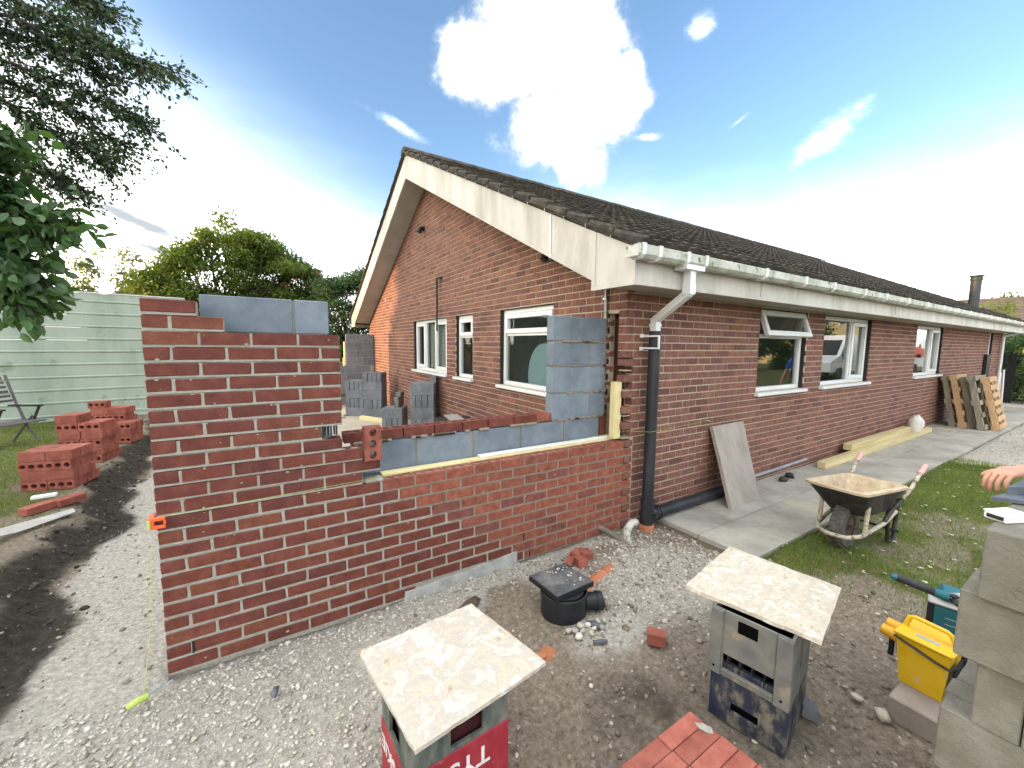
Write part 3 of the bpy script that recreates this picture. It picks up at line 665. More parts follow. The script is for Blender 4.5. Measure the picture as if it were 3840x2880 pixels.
def window(mp, u0, u1, z0, z1, lights, sashes=(), label=None, glass={}):
    """lights: list of (u0,u1,z0,z1) fractions; sashes: which lights have an opening sash"""
    g = .012; W0, W1 = .055, .125
    mb = MB(); ring(mb, mp, u0+g, u1-g, z0, z1-.006, .055, W0, W1)
    fr = mb.build('window', m_upvc, house, M=HI)
    if label: tag(fr, label)
    a0, a1, b0, b1 = u0+g+.05, u1-g-.05, z0+.05, z1-.056; U = lambda f: a0+(a1-a0)*f; Zf = lambda f: b0+(b1-b0)*f
    mu = MB(); has = False
    for i, (f0, f1, h0, h1) in enumerate(lights):
        x0, x1, y0, y1 = U(f0), U(f1), Zf(h0), Zf(h1)
        if f1 < .99: bar(mu, mp, x1-.025, x1+.025, W0+.001, W1-.001, y0, y1); has = True
        if h1 < .99: bar(mu, mp, x0+.03, x1-.03, W0+.002, W1-.002, y1-.025, y1+.025); has = True
    if has: mu.build('mullion', m_upvc, fr)
    for i, (f0, f1, h0, h1) in enumerate(lights):
        x0, x1, y0, y1 = U(f0), U(f1), Zf(h0), Zf(h1); e = .018
        if i in sashes:
            s = MB(); ring(s, mp, x0+.012, x1-.012, y0+.01, y1-.01, .06, W0-.018, W0+.04); s.build('sash', m_upvc, fr); e = .065
        pane(mp, fr, x0+e, x1-e, y0+e, y1-e, W0+.03, glass.get(i, m_glassd if mp is gmap else None))
    s = MB(); a = mp(u0-.03, -.055, z0-.045); b = mp(u1+.03, .13, z0-.004); s.bbox([min(p, q) for p, q in zip(a, b)], [max(p, q) for p, q in zip(a, b)], .006)
    s.build('sill', m_upvc, fr)
    # dark reveal lining and the room behind
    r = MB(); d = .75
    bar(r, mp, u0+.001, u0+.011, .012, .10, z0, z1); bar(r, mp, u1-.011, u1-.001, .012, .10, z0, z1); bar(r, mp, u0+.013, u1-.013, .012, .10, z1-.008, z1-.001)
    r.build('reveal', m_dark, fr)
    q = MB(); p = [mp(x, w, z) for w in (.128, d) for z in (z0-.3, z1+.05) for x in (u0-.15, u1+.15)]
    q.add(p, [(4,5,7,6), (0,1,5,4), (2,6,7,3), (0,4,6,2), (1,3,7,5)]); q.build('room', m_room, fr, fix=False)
    return fr
two = [(0, .64, 0, 1), (.64, 1, 0, 1)]
w1 = window(fmap, *fw_open[0], [(0, 1, 0, .70), (0, 1, .70, 1)], label='front window with its top vent propped open')
vent = MB(); u0, u1 = fw_open[0][0]+.04, fw_open[0][1]-.04
Mv = T(0, .045, 2.212) @ RX(R_(-19))
def vmap(u, w, z): return tuple(Mv @ Vector((u, w, z)))
def vbar(a, b, c, d): vent.bbox((a, -.03, c), (b, .02, d), .004, 0, Mv)
vbar(u0, u1, -.055, 0); vbar(u0, u1, -.33, -.265); vbar(u0, u0+.065, -.264, -.056); vbar(u1-.065, u1, -.264, -.056)
vent.build('open_vent', m_upvc, w1)
MB().quad(vmap(u0+.06, 0, -.27), vmap(u1-.06, 0, -.27), vmap(u1-.06, 0, -.05), vmap(u0+.06, 0, -.05)).build('pane', m_glass, w1, fix=False)
window(fmap, *fw_open[1], two, (1,), label='front window with a wide fixed pane beside the vented one')
window(fmap, *fw_open[2], two, (1,), label='front window nearest the leaning pallets')
window(fmap, *fw_open[3], [(0, 1, 0, 1)], (), label='narrow glazed door frame near the far end')
wL = window(gmap, *gw_open[2], [(0, .36, 0, 1), (.36, .68, 0, 1), (.68, 1, 0, 1)], (0, 2), label='gable window of three lights with a blind inside')
window(gmap, *gw_open[1], [(0, 1, 0, .68), (0, 1, .68, 1)], (1,), label='narrow gable window between the other two')
wR = window(gmap, *gw_open[0], [(0, 1, 0, .70), (0, 1, .70, 1)], (1,), label='gable window partly behind the grey block pier')
bl = MB()
for i in range(34): bl.box((XC+.135, 4.28, 1.27+i*.026), (XC+.142, 5.36, 1.288+i*.026))
bl.build('blind', m_blind, wL)
MB().lathe([(0, 0), (.42, 0), (.42, .02), (0, .02)], 32, 0, T(XC+.17, 1.50, 1.36) @ RY(R_(90)) @ Matrix.Scale(.8, 4, (0, 1, 0))).build('round_table_top', mat('pale blue disc', [(.30,.42,.46),(.34,.46,.50)], 3, .5), wR)
# ---- barge boards, fascia, soffit
XV = 2.93
def barge(s):
    mb = MB(); d = -.40
    Y = lambda y: y if s > 0 else 2*YR-y
    za = deck_z(0); zb = deck_z(YR)
    mb.prism([(XV, Y(.015), za), (XV, Y(YR-.002 if s > 0 else YR-.002), zb), (XV, Y(YR-.002), zb+d), (XV, Y(.015), za+d)], (.022, 0, 0))
    mb.prism([(XV-.006, Y(.015), za+d+.03), (XV-.006, Y(YR-.002), zb+d+.03), (XV-.006, Y(YR-.002), zb+d-.012), (XV-.006, Y(.015), za+d-.012)], (.034, 0, 0))
    b = mb.build('barge_board', m_fascia, house, M=HI)
    # joint line and box end
    j = MB()
    for yj in (.62,): j.prism([(XV-.009, Y(yj), deck_z(yj)-.004), (XV-.009, Y(yj+.02), deck_z(yj+.02)-.004), (XV-.009, Y(yj+.02), deck_z(yj)+d-.012), (XV-.009, Y(yj), deck_z(yj)+d-.012)], (.003, 0, 0))
    j.build('joint_strip', m_upvc, b)
    e = MB().prism([(XV-.004, Y(-.44), 2.245), (XV-.004, Y(.012), 2.245), (XV-.004, Y(.012), deck_z(0)), (XV-.004, Y(-.44), deck_z(-.44))], (.026, 0, 0))
    e.box((XV-.012, min(Y(-.446), Y(.03)), 2.228), (XV+.018, max(Y(-.446), Y(.03)), 2.262)); e.box((XV-.010, min(Y(-.012), Y(.03)), 2.264), (XV-.005, max(Y(-.012), Y(.03)), deck_z(0)-.01))
    e.build('box_end', m_fascia, house, M=HI)
    so = MB().prism([(XV+.024, Y(.02), za+d+.012), (XV+.024, Y(YR-.004), zb+d+.012), (XV+.024, Y(YR-.004), zb+d+.03), (XV+.024, Y(.02), za+d+.03)], (XC-XV-.02, 0, 0)); so.build('verge_soffit', m_soffit, house, M=HI)
    f = MB().box((XV+.024, min(Y(-.44), Y(-.418)), 2.25), (20.32, max(Y(-.44), Y(-.418)), 2.47)).box((XV-.004, min(Y(-.447), Y(-.41)), 2.230), (20.325, max(Y(-.447), Y(-.41)), 2.262))
    for x in (4.75, 8.6, 12.4, 16.2): f.box((x, min(Y(-.446), Y(-.44)), 2.264), (x+.03, max(Y(-.446), Y(-.44)), 2.47))
    f.build('fascia', m_fascia, house, M=HI)
    MB().box((XV+.03, min(Y(-.415), Y(-.004)), 2.266), (20.3, max(Y(-.415), Y(-.004)), 2.28)).build('soffit', m_soffit, house, M=HI)
barge(1); barge(-1)
# ---- roof deck and tiles
XR0, XR1 = 2.885, 20.38
d = MB()
for s in (1, -1):
    Y = (lambda y: y) if s > 0 else (lambda y: 2*YR-y)
    d.prism([(XV-.01, Y(-.45), deck_z(-.45)+.004), (XV-.01, Y(YR), deck_z(YR)+.004), (XV-.01, Y(YR), deck_z(YR)+.03), (XV-.01, Y(-.45), deck_z(-.45)+.03)], (20.36-XV, 0, 0))
roof = d.build('roof', m_tileedge, house, M=HI)
prof = [(0,.004),(.028,.009),(.060,.012),(.092,.009),(.122,.004),(.150,.003),(.178,.009),(.210,.012),(.242,.009),(.272,.004),(.302,.003)]
def tile_arrays():
    V = []; F = []; n = len(prof)
    for (y, dz) in ((0, .052), (.42, .004)):
        for x, z in prof: V.append((x, y, z+dz))
    for x, z in prof: V.append((x, .004, z+.010))
    for i in range(n-1):
        F.append((i, i+1, n+i+1, n+i)); F.append((2*n+i, 2*n+i+1, i+1, i))
    V += [(0, 0, .004), (0, .42, -.006)]; F.append((0, n, 3*n+1, 3*n)); V += [(.302, 0, .004), (.302, .42, -.006)]; F.append((n-1, 3*n+2, 3*n+3, 2*n-1))
    return np.array(V), F
TV, TF = tile_arrays()
tme = bpy.data.meshes.new('roof_tile'); tme.from_pydata(TV.tolist(), [], TF); tme.materials.append(m_tile); tme.update()
S_, C_ = math.sin(PITCH), math.cos(PITCH)
def tile_M(x, s, front=True):
    y = -.52+s*C_ if front else 2*YR+.52-s*C_; z = deck_z(-.52)+.034+s*S_
    if front: B = Matrix(((1,0,0),(0,C_,-S_),(0,S_,C_))).to_4x4()
    else: B = Matrix(((-1,0,0),(0,-C_,S_),(0,S_,C_))).to_4x4(); x = x+.30
    M = B; M.translation = (x, y, z); return M @ RZ(random.uniform(-.008, .008)) @ RX(random.uniform(-.018, .018))
TL = []
ncol = int((XR1-XR0)/.30); 
for r in range(19):
    for c in range(ncol): TL.append((XR0+max(0, c*.30-(.15 if r % 2 else 0))+random.uniform(-.003, .003), r*.331+random.uniform(-.006, .006)))
TL.sort(key=lambda t: (t[0]-.479)**2+(-.52+t[1]*C_+2.6)**2)
rv = []; rf = []
for i, (x, s) in enumerate(TL):
    M = tile_M(x, s)
    if i < 300: link('roof_tile', tme, roof, M)
    else:
        A = np.array(M); o = len(rv)*len(TV); rv.append(TV @ A[:3, :3].T+A[:3, 3]); rf += [tuple(j+o for j in f) for f in TF]
for r in range(19):
    for c in range(3):
        A = np.array(tile_M(XR0+c*.30, r*.331, False)); o = len(rv)*len(TV); rv.append(TV @ A[:3, :3].T+A[:3, 3]); rf += [tuple(j+o for j in f) for f in TF]
rm = bpy.data.meshes.new('tiling'); rm.from_pydata(np.concatenate(rv).tolist(), [], rf); rm.materials.append(m_tile); rm.update()
tag(link('tiling', rm, roof), kind='stuff')
rt = MB()
if True:
    P = [(.155*math.cos(R_(t)), .105*math.sin(R_(t))) for t in range(0, 181, 20)]
    o = [(0, -p[0], p[1]) for p in P]; q = [(.45, -p[0]*.97, p[1]*.97) for p in P]
    rt.add(o+q, [(i, i+1, len(P)+i+1, len(P)+i) for i in range(len(P)-1)]+[tuple(range(len(P)))])
rtm = rt.mesh('ridge_tile', m_tile, 40)
x = XR0
while x < XR1-.2: link('ridge_tile', rtm, roof, T(x, YR, deck_z(YR)+.030+random.uniform(-.004, .004)) @ RY(random.uniform(-.008, .008))); x += .445
vg = MB()
for s in (1, -1):
    Y = (lambda y: y) if s > 0 else (lambda y: 2*YR-y)
    for r in range(19):
        a = -.50+r*.331*C_; b = a+.331*C_-.004; zz = .028; h = .080+random.uniform(-.012, .012)
        vg.prism([(XV-.03-random.uniform(0, .012), Y(a), deck_z(a)+zz), (XV-.03, Y(b), deck_z(b)+zz), (XV-.03, Y(b), deck_z(b)+zz+h*.6), (XV-.03, Y(a), deck_z(a)+zz+h)], (.10, 0, 0))
vg.build('verge_mortar', m_tileedge, roof)
cl = MB()
for r in range(1, 18):
    y = -.50+r*.331*C_; z = deck_z(y)+.055
    cl.tube([(XV-.036, y, z-.06), (XV-.040, y, z+.02), (XV+.0, y+.02, z+.045)], .004, 5)
cl.build('tile_clip', m_galv, roof)
# ---- gutter and rainwater pipes
gut = MB(); P = [(-.455, 2.50), (-.455, 2.43), (-.478, 2.415), (-.545, 2.415), (-.572, 2.44), (-.578, 2.505), (-.568, 2.505), (-.560, 2.445), (-.54, 2.424), (-.482, 2.424), (-.464, 2.436), (-.464, 2.50)]
gut.prism([(2.80, y, z-.01) for y, z in P], (17.6, 0, 0)); gut.box((2.795, -.574, 2.408), (2.805, -.458, 2.49))
gutter = gut.build('gutter', m_gutter, house, M=HI)
for i, x in enumerate([2.84, 3.02, 3.36, 3.60, 4.55, 5.35, 6.05, 6.95, 7.7, 8.6, 9.5, 10.4, 11.3, 12.2, 13.1, 14, 14.9, 15.8, 16.7, 17.6, 18.5, 19.4]):
    b = MB().prism([(x, y*1.0+(-.006 if y < -.5 else .0), z-.01+(-.006 if z < 2.45 else .003)) for y, z in [(-.455, 2.503), (-.455, 2.43), (-.478, 2.412), (-.545, 2.412), (-.575, 2.438), (-.582, 2.508), (-.560, 2.508), (-.560, 2.49), (-.47, 2.49)]], (.035 if i not in (2, 3) else .03, 0, 0))
    b.build('gutter_bracket', m_upvc, gutter)
dp = MB(); q = .033
def sq(mb, pts, h=q):
    for (a, b) in zip(pts, pts[1:]):
        a = Vector(a); b = Vector(b); d_ = (b-a).normalized(); X = Vector((1, 0, 0)) if abs(d_.x) < .7 else Vector((0, 1, 0)); X = (X-d_*X.dot(d_)).normalized(); Yv = d_.cross(X)
        mb.prism([a+X*h+Yv*h, a-X*h+Yv*h, a-X*h-Yv*h, a+X*h-Yv*h], b-a)
sq(dp, [(3.49, -.515, 2.41), (3.49, -.515, 2.185)]); sq(dp, [(3.49, -.515, 2.20), (3.60, -.11, 2.00)], .031); sq(dp, [(3.60, -.11, 2.015), (3.60, -.11, 1.87)])
sq(dp, [(3.49, -.515, 2.27), (3.49, -.515, 2.195)], .037); sq(dp, [(3.60, -.11, 1.945), (3.60, -.11, 1.965)], .039); dp.box((3.37, -.570, 2.375), (3.61, -.455, 2.412))
dp.build('swan_neck', m_upvc, house, M=HI)
bp = MB().tube([(3.60, -.11, 1.90), (3.60, -.11, .27)], .0545, 20, caps=False).tube([(3.60, -.11, 1.90), (3.60, -.11, 1.895)], .0545, 20)
bp.tube([(3.648, -.052, 1.85), (3.648, -.052, .3)], .009, 6, 1)
bpo = bp.build('black_downpipe', [m_blackpipe, m_grey], house, smooth=40, M=HI)
MB().tube([(3.60, -.11, .28), (3.60, -.11, .262), (3.60, -.11, .26), (3.60, -.11, .03)], [.068, .068, .062, .060], 20).tube([(3.60, -.11, .13), (3.78, -.11, .125)], .064, 18).tube([(3.70, -.11, .13), (3.715, -.11, .13)], .072, 18).tube([(3.74, -.11, .13), (3.755, -.11, .13)], .072, 18).tube([(3.615, -.165, .165), (3.625, -.205, .165)], [.024, .021], 12, 1).build('pipe_branch', [m_blackpipe, m_dark], bpo, smooth=40)
MB().tube([(3.60, -.11, .045), (3.60, -.11, .02), (3.60, -.11, -.05)], [.071, .074, .070], 20).build('clay_collar', m_clay, bpo, smooth=40)
MB().tube([(3.76, -.11, .125), (4.4, -.105, .125), (5.05, -.10, .122)], .055, 20).build('horizontal_pipe', m_blackpipe, bpo, smooth=40)
MB().tube([(5.2, -.035, .135), (6.35, -.035, .15), (7.1, -.035, .162)], .018, 10).tube([(6.3, -.035, .149), (6.33, -.035, .149)], .024, 10).build('wall_conduit', m_grey, house, smooth=40, M=HI)
# white clip left hanging beside the pipe
mb = MB(); mb.box((3.53, -.20, 1.845), (3.545, -.02, 1.86)).box((3.53, -.20, 1.735), (3.545, -.02, 1.75)).box((3.53, -.212, 1.735), (3.545, -.199, 1.86)).box((3.50, -.03, 1.84), (3.545, -.018, 1.875)).box((3.50, -.03, 1.72), (3.545, -.018, 1.752))
mb.build('pipe_clip', m_upvc, house, M=HI)
MB().tube([(3.32, .255, 2.00), (3.32, .255, 2.36)], .014, 8).box((3.300, .235, 2.20), (3.335, .275, 2.215)).build('steel_starter', m_galv, house, smooth=40, M=HI)
for (y, z) in ((5.318, 4.006), (1.158, 2.783)):
    MB().tube([(XC+.01, y, z), (XC-.05, y, z), (XC-.085, y, z-.03), (XC-.10, y, z-.075)], [.045, .045, .05, .052], 12).lathe([(0, 0), (.06, 0), (.06, .012), (0, .012)], 14, 0, T(XC-.01, y, z) @ RY(R_(90))).build('vent_cowl', m_black, house, smooth=40, M=HI)
MB().tube([(XC+.02, 4.40, 2.945), (XC-.045, 4.42, 2.945), (XC-.06, 4.49, 2.945), (XC-.06, 4.505, 2.93), (XC-.06, 4.51, 1.99)], [.02, .02, .02, .017, .016], 10).tube([(XC-.06, 4.506, 2.955), (XC-.06, 4.508, 2.88)], .022, 10).build('overflow_pipe', m_black, house, smooth=40, M=HI)
MB().tube([(XC-.012, 1.463, 2.655), (XC-.014, 1.443, 2.629), (XC-.012, 1.463, 2.603), (XC-.012, 1.483, 2.62)], .006, 6).build('wall_hook', m_rust, house, M=HI)
MB().bbox((XC-.02, 8.18, 2.83), (XC+.004, 8.25, 2.91), .004).build('cable_box', m_silver, house, M=HI)
MB().lathe([(.115, 2.80), (.115, 3.70), (.13, 3.71), (.13, 3.76), (.118, 3.77), (.118, 3.80), (.15, 3.81), (.15, 3.845), (0, 3.85)], 18, 0, None, (17.85, .36, 0)).lathe([(.20, 2.86), (.125, 2.95)], 18, 0, None, (17.85, .36, 0)).build('flue', mat('dull black flue', [(.03,.032,.034),(.055,.058,.06)], 6, .5), house, smooth=40, M=HI)
MB().tube([(19.45, -.06, 2.2), (19.45, -.06, .05)], .035, 8).tube([(19.45, -.50, 2.40), (19.45, -.40, 2.27), (19.45, -.07, 2.16)], .034, 8).build('far_downpipe', m_upvc, house, smooth=40, M=HI)
# ------------------------------------------------------------------ the new extension walls
NP = .0787; NH = .0635; TOP = 1.968
nw = empty('new_brick_wall', (0, 0, 0), 'half built new red brick wall with stepped top and pale mortar joints', 'wall')
ROWEND = {0: .215, 1: .3275, 2: .89, 3: .89, 4: .89, 5: .89, 6: .89, 7: .89, 8: .89, 9: .7775, 10: .89, 11: 1.0025, 12: 1.115, 13: 1.0025}
ml, md = MB(), MB(); wb = []
for k in range(25):
    z1 = TOP-k*NP; z0 = z1-NH; even = k % 2 == 0
    end = ROWEND.get(k, 3.365 if even else 3.48)
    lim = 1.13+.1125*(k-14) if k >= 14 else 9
    u = 0; first = True; row = []
    while u < end-.02:
        L = .2115 if (even or not first) else .099
        q = min(u+L, end); row.append((u, q)); u = q+.0135; first = False
    if k >= 14 and even: link('brick', brick_mesh(.105, .1, NH, m_brick_h), nw, T(3.375, 0, z0))
    for p, q in row:
        if k == 24 and 1.24 < p and q < 2.20: continue
        if k == 23 and 1.93 < p and q < 2.20: continue
        wb.append((p, q, z0, k, (p+q)/2 < lim))
    a = min(end, lim)
    zt = z1+.001 if k else z1-.02
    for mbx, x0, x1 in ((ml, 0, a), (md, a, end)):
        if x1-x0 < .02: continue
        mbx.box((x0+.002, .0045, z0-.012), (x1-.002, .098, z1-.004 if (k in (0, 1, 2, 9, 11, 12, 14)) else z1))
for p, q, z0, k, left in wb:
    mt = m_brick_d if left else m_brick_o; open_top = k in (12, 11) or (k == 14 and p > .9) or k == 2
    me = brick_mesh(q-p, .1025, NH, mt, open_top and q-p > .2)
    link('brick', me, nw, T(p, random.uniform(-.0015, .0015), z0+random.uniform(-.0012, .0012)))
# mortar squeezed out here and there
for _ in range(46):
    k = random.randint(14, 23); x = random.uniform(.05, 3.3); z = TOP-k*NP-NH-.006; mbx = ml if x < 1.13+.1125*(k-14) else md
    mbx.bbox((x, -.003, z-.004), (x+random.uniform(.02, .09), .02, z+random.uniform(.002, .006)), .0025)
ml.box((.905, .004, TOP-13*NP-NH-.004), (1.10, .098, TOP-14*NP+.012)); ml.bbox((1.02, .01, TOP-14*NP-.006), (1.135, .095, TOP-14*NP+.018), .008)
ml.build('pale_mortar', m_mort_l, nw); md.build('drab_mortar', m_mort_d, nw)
mb = MB(); pts = [(1.245, -.06), (2.17, -.10), (2.17, .105), (2.05, .10), (1.95, .078), (1.86, .085), (1.70, .066), (1.55, .07), (1.40, .055), (1.26, .06)]
mb.prism([(x, -.012, z) for x, z in pts], (0, .10, 0)).build('concrete_patch', mat('smeared concrete', [(.25,.25,.235),(.36,.36,.34),(.42,.42,.40)], 9, .95, .7, 40), nw)
mb = MB()
for dx in (0, .018, .05, .062): mb.box((.80+dx, .012, TOP-9*NP-NH), (.803+dx, .09, TOP-9*NP), 0)
mb.build('wall_tie', m_galv, nw)
mb = MB()
for (x, k) in ((.108, 23), (1.13, 23), (2.24, 22), (2.30, 24)): mb.box((x-.004, -.0005, TOP-k*NP-NH), (x+.006, .01, TOP-k*NP))
mb.build('weep_vent', m_black, nw)
sm = MB(); q_ = random.Random(3)
for _ in range(60):
    k = q_.randint(2, 24); e_ = min(ROWEND.get(k, 3.3), 3.3); x = q_.uniform(.02, e_-.03); z = TOP-k*NP-NH*q_.choice((.05, .1, .5, .9, .95)); w = q_.uniform(.003, .011); h = w*q_.uniform(.3, .8)
    sm.prism([(x+w*math.cos(t)*q_.uniform(.6, 1.1), -.0035, z+h*math.sin(t)*q_.uniform(.6, 1.1)) for t in (0, .9, 1.8, 2.7, 3.6, 4.5, 5.4)], (0, .004, 0))
tag(sm.build('mortar_splash', m_mort_l, nw), kind='stuff')
# inner leaf of blue grey blocks
bw = empty('inner_block_wall', (0, .25, 0), 'unfinished inner wall of blue grey blocks behind the new brickwork', 'wall')
BI = T(0, -.25, 0); mm = MB()
def blk(p, q, z0, z1, par, mt=m_block, y0=.20, y1=.30, M=None):
    key = ('blk', round(q-p, 3), round(z1-z0, 3), round(y1-y0, 3), mt.name)
    if key not in BM: BM[key] = MB().bbox((0, 0, 0), (q-p, y1-y0, z1-z0), .005).mesh('block', mt)
    return link('block', BM[key], par, (M or Matrix()) @ T(p+random.uniform(-.002, .002), y0+random.uniform(-.004, .004), z0) @ RX(random.uniform(-.006, .006)))
def course(z0, z1, cuts, end, par=bw, Mx=BI):
    for a, b in zip(cuts, cuts[1:]): blk(a, b-.011, z0, z1, par, M=Mx)
    mm.box((cuts[0]+.01, .205, z0-.010), (end-.01, .295, z0+.001))
    for c in cuts[1:-1]: mm.box((c-.0112, .207, z0), (c+.0002, .293, z1-.004))
LOW = [.98, 1.423, 1.882, 2.332, 2.795, 3.24]
course(.865, 1.082, LOW, 3.24); course(.64, .855, [.98, 1.2, 1.65, 2.1, 2.55, 3.0, 3.24], 3.24)
for i, (z0, z1) in enumerate(((1.095, 1.325), (1.337, 1.567), (1.582, 1.790), (1.802, 2.018))):
    course(z0, z1, [2.655, 3.10, 3.305] if i % 2 == 0 else [2.655, 2.862, 3.305], 3.30)
for i, (z0, z1) in enumerate(((.865, 1.08), (1.09, 1.33), (1.34, 1.57), (1.58, 1.805), (1.815, 2.02))):
    course(z0, z1, [.208, .668, .870] if i % 2 == 0 else [.208, .43, .870], .86)
for _ in range(26):
    z = random.choice((1.331, 1.573, 1.796, 1.09)); x = random.uniform(2.7, 3.25); mm.bbox((x, .188, z-.012), (x+random.uniform(.03, .10), .21, z+.010), .006)
for _ in range(16):
    x = random.uniform(.95, 2.55); mm.bbox((x, .182, 1.078), (x+random.uniform(.04, .13), .22, 1.10), .007)
mm.build('block_mortar', m_mort_d, bw, M=BI)
for a, b in ((.93, 1.105), (1.115, 1.32), (1.33, 1.553), (1.563, 1.783), (1.793, 2.006), (2.016, 2.252), (2.262, 2.481), (2.491, 2.64)):
    link('brick', brick_mesh(b-a, .1025, .066, m_brick_d if b < 2.49 else m_brick_o, True), bw, BI @ T(a, .196+random.uniform(-.003, .003), 1.098))
MB().bbox((3.245, .20, .64), (3.325, .30, 1.075), .004).build('brick_closer', m_brick_d, bw, M=BI)
# cavity boards
tag(MB().bbox((1.15, .112, .70), (3.37, .178, .880), .003).build('insulation_board', m_pir), 'yellow foam board standing in the cavity along the wall top', 'insulation board')
o = MB().bbox((0, 0, 0), (1.46, .055, .016), .003).build('insulation_strip', m_foil, None, M=T(1.90, .116, .882)); tag(o, 'white strip of board lying flat on the cavity insulation', 'board')
tag(MB().bbox((3.262, .040, .886), (3.352, .10, 1.425), .003).bbox((3.268, .030, .89), (3.285, .041, 1.42), .002).build('upright_board', m_pir), 'yellow foam board standing upright beside the toothed brick corner', 'insulation board')
# brick on end
o = link('upright_brick', holed(.215, .1025, .066, m_brick_o), None, T(1.112, .028, TOP-12*NP+.001) @ RZ(R_(90)) @ RY(R_(-90)) @ RX(R_(0))); tag(o, 'single red brick stood on end on the low part of the new wall', 'brick')
# string line, corner block, pin
Yl = -.030
ln = MB(); pts = [(-.006, Yl, .884), (1.127, -.022, .905), (3.34, -.03, .973), (3.50, -.185, .974), (3.70, -.185, .976), (4.60, -.045, .955), (4.74, -.006, .935)]
ln.tube(pts, .0012, 5).tube([(4.60, -.045, .955), (4.66, -.02, .945), (4.74, -.004, .932)], .005, 5).tube([(-.012, Yl, .876), (-.045, -.075, .30), (-.075, -.125, .035)], .0012, 5)
tag(ln.build('string_line', m_lime), 'lime green bricklaying line stretched along the new wall', 'string line')
cb = empty('line_block', (-.012, -.012, .855), 'orange plastic corner block holding the lime string on the wall end', 'line block')
MB().bbox((-.018, -.026, -.028), (.008, .05, .030), .004).bbox((.0, -.026, .012), (.052, -.012, .030), .003).bbox((.0, -.026, -.028), (.052, -.012, -.012), .003).bbox((.044, -.026, -.011), (.054, -.012, .011), .003).build('block_body', m_orange, cb)
MB().tube([(-.010, -.030, -.02), (-.010, -.030, .022)], .007, 8).build('string_wrap', m_lime, cb)
pn = empty('line_pin', (-.095, -.13, .018), 'lime string wound on a steel pin lying on the chalky ground', 'line pin', rz=R_(28))
MB().tube([(-.045, 0, 0), (-.035, 0, 0), (.0, 0, .003), (.035, 0, 0), (.045, 0, 0)], [.006, .015, .017, .015, .006], 10).build('string_coil', m_lime, pn)
MB().tube([(.03, 0, 0), (.14, .01, .002)], [.005, .0035], 6).build('steel_pin', m_galv, pn)
# rear block wall of the extension
rb = empty('rear_block_wall', (2, 9.7, 0), 'far block wall of the extension meeting the lit gable end', 'wall'); RI = T(-2, -9.7, 0); mm = MB()
for i, z0 in enumerate((-.02, .205, .43, .655, .88)):
    x = .3+(0 if i % 2 else .22)
    while x < 3.2:
        q = min(x+.44, 3.325)
        if i == 1: blk(x, q, z0+.07, z0+.215, rb, m_blockt, 9.66, 9.76, RI)
        elif z0 < .75 or x > .1: blk(x, q, z0, z0+.215, rb, m_blockt, 9.66, 9.76, RI)
        x = q+.01
mm.box((.3, 9.668, -.03), (3.33, 9.752, 1.09))
for i, z0 in enumerate((1.105, 1.33, 1.555, 1.78)):
    x = 2.575; c = [2.575, 2.86, 3.325] if i % 2 else [2.575, 3.03, 3.325]
    for a, b in zip(c, c[1:]): blk(a, b-.011, z0, z0+.215, rb, m_blockt, 9.66, 9.76, RI)
    mm.box((2.58, 9.668, z0-.012), (3.32, 9.752, z0+.21))
x = .5
while x < 3.2: link('brick', brick_mesh(.215, .10, .06, m_brick_d), rb, RI @ T(x, 9.655, .212)); x += .225
mm.build('block_mortar', m_mort_l, rb, M=RI)
MB().bbox((2.525, 9.69, 1.10), (2.565, 9.80, 1.78), .004).bbox((2.50, 9.70, 1.00), (2.56, 9.80, 1.32), .004).build('foam_edge', m_pir, rb, M=RI)
# ------------------------------------------------------------------ loose blocks in the extension
BLKM = {}
def ublock(sx, sy, sz, mt):
    k = (sx, sy, sz, mt.name)
    if k not in BLKM: BLKM[k] = MB().bbox((-sx/2, -sy/2, 0), (sx/2, sy/2, sz), .005).mesh('block', mt)
    return BLKM[k]
def loose(name, me, x, y, z, rz, label, cat, group):
    o = link(name, me, None, T(x+random.uniform(-.004, .004), y+random.uniform(-.004, .004), z) @ RZ(rz+random.uniform(-.02, .02))); return tag(o, label, cat, group)
ORD = ['bottom', 'second', 'third', 'fourth', 'fifth', 'sixth']; NTH = ['first', 'second', 'third', 'fourth', 'fifth', 'sixth']
def lname(i, n): return 'top' if i == n-1 else ORD[i]
def block_stack(x, y, z, rz, layers, where, group, mt, h=.215):
    """layers: 'e' ends facing the camera (4 side by side), 's' long sides facing (4 deep)"""
    for i, t in enumerate(layers):
        n = 4; c, s = math.cos(rz), math.sin(rz)
        if t == '1': n = 1
        for j in range(n):
            if t == 'e': dx, dy, sx, sy = -.165+.11*j, 0, .10, .44
            elif t == 's': dx, dy, sx, sy = 0, -.165+.11*j, .44, .10
            else: dx, dy, sx, sy = .17, .10, .10, .20
            lab = f'{lname(i, len(layers))} layer block of {where}, {NTH[j]} from {"left" if t == "e" else "front"}'
            loose('loose_block', ublock(sx, sy, h if t != '1' else .12, mt), x+dx*c-dy*s, y+dx*s+dy*c, z+i*(h+.002), rz, lab, 'block', group)
g = 'loose blocks stacked on the extension floor'
block_stack(2.86, 7.55, -.044, R_(-32), 'ses' 'se', 'the tall far stack right of its twin', g, m_blockt)
block_stack(2.52, 7.95, -.044, R_(-32), 'sese', 'the far stack behind left', g, m_blockt)
block_stack(2.90, 6.02, -.044, R_(-32), 'es', 'the low middle stack', g, m_blockt)
block_stack(3.05, 4.60, -.044, R_(-30), 'seses' '1', 'the near stack', g, m_blockt)
loose('loose_block', ublock(.44, .10, .215, m_conc), 3.02, 6.10, .388, R_(58), 'brownish block laid across the low stack before the gable', 'block', g)
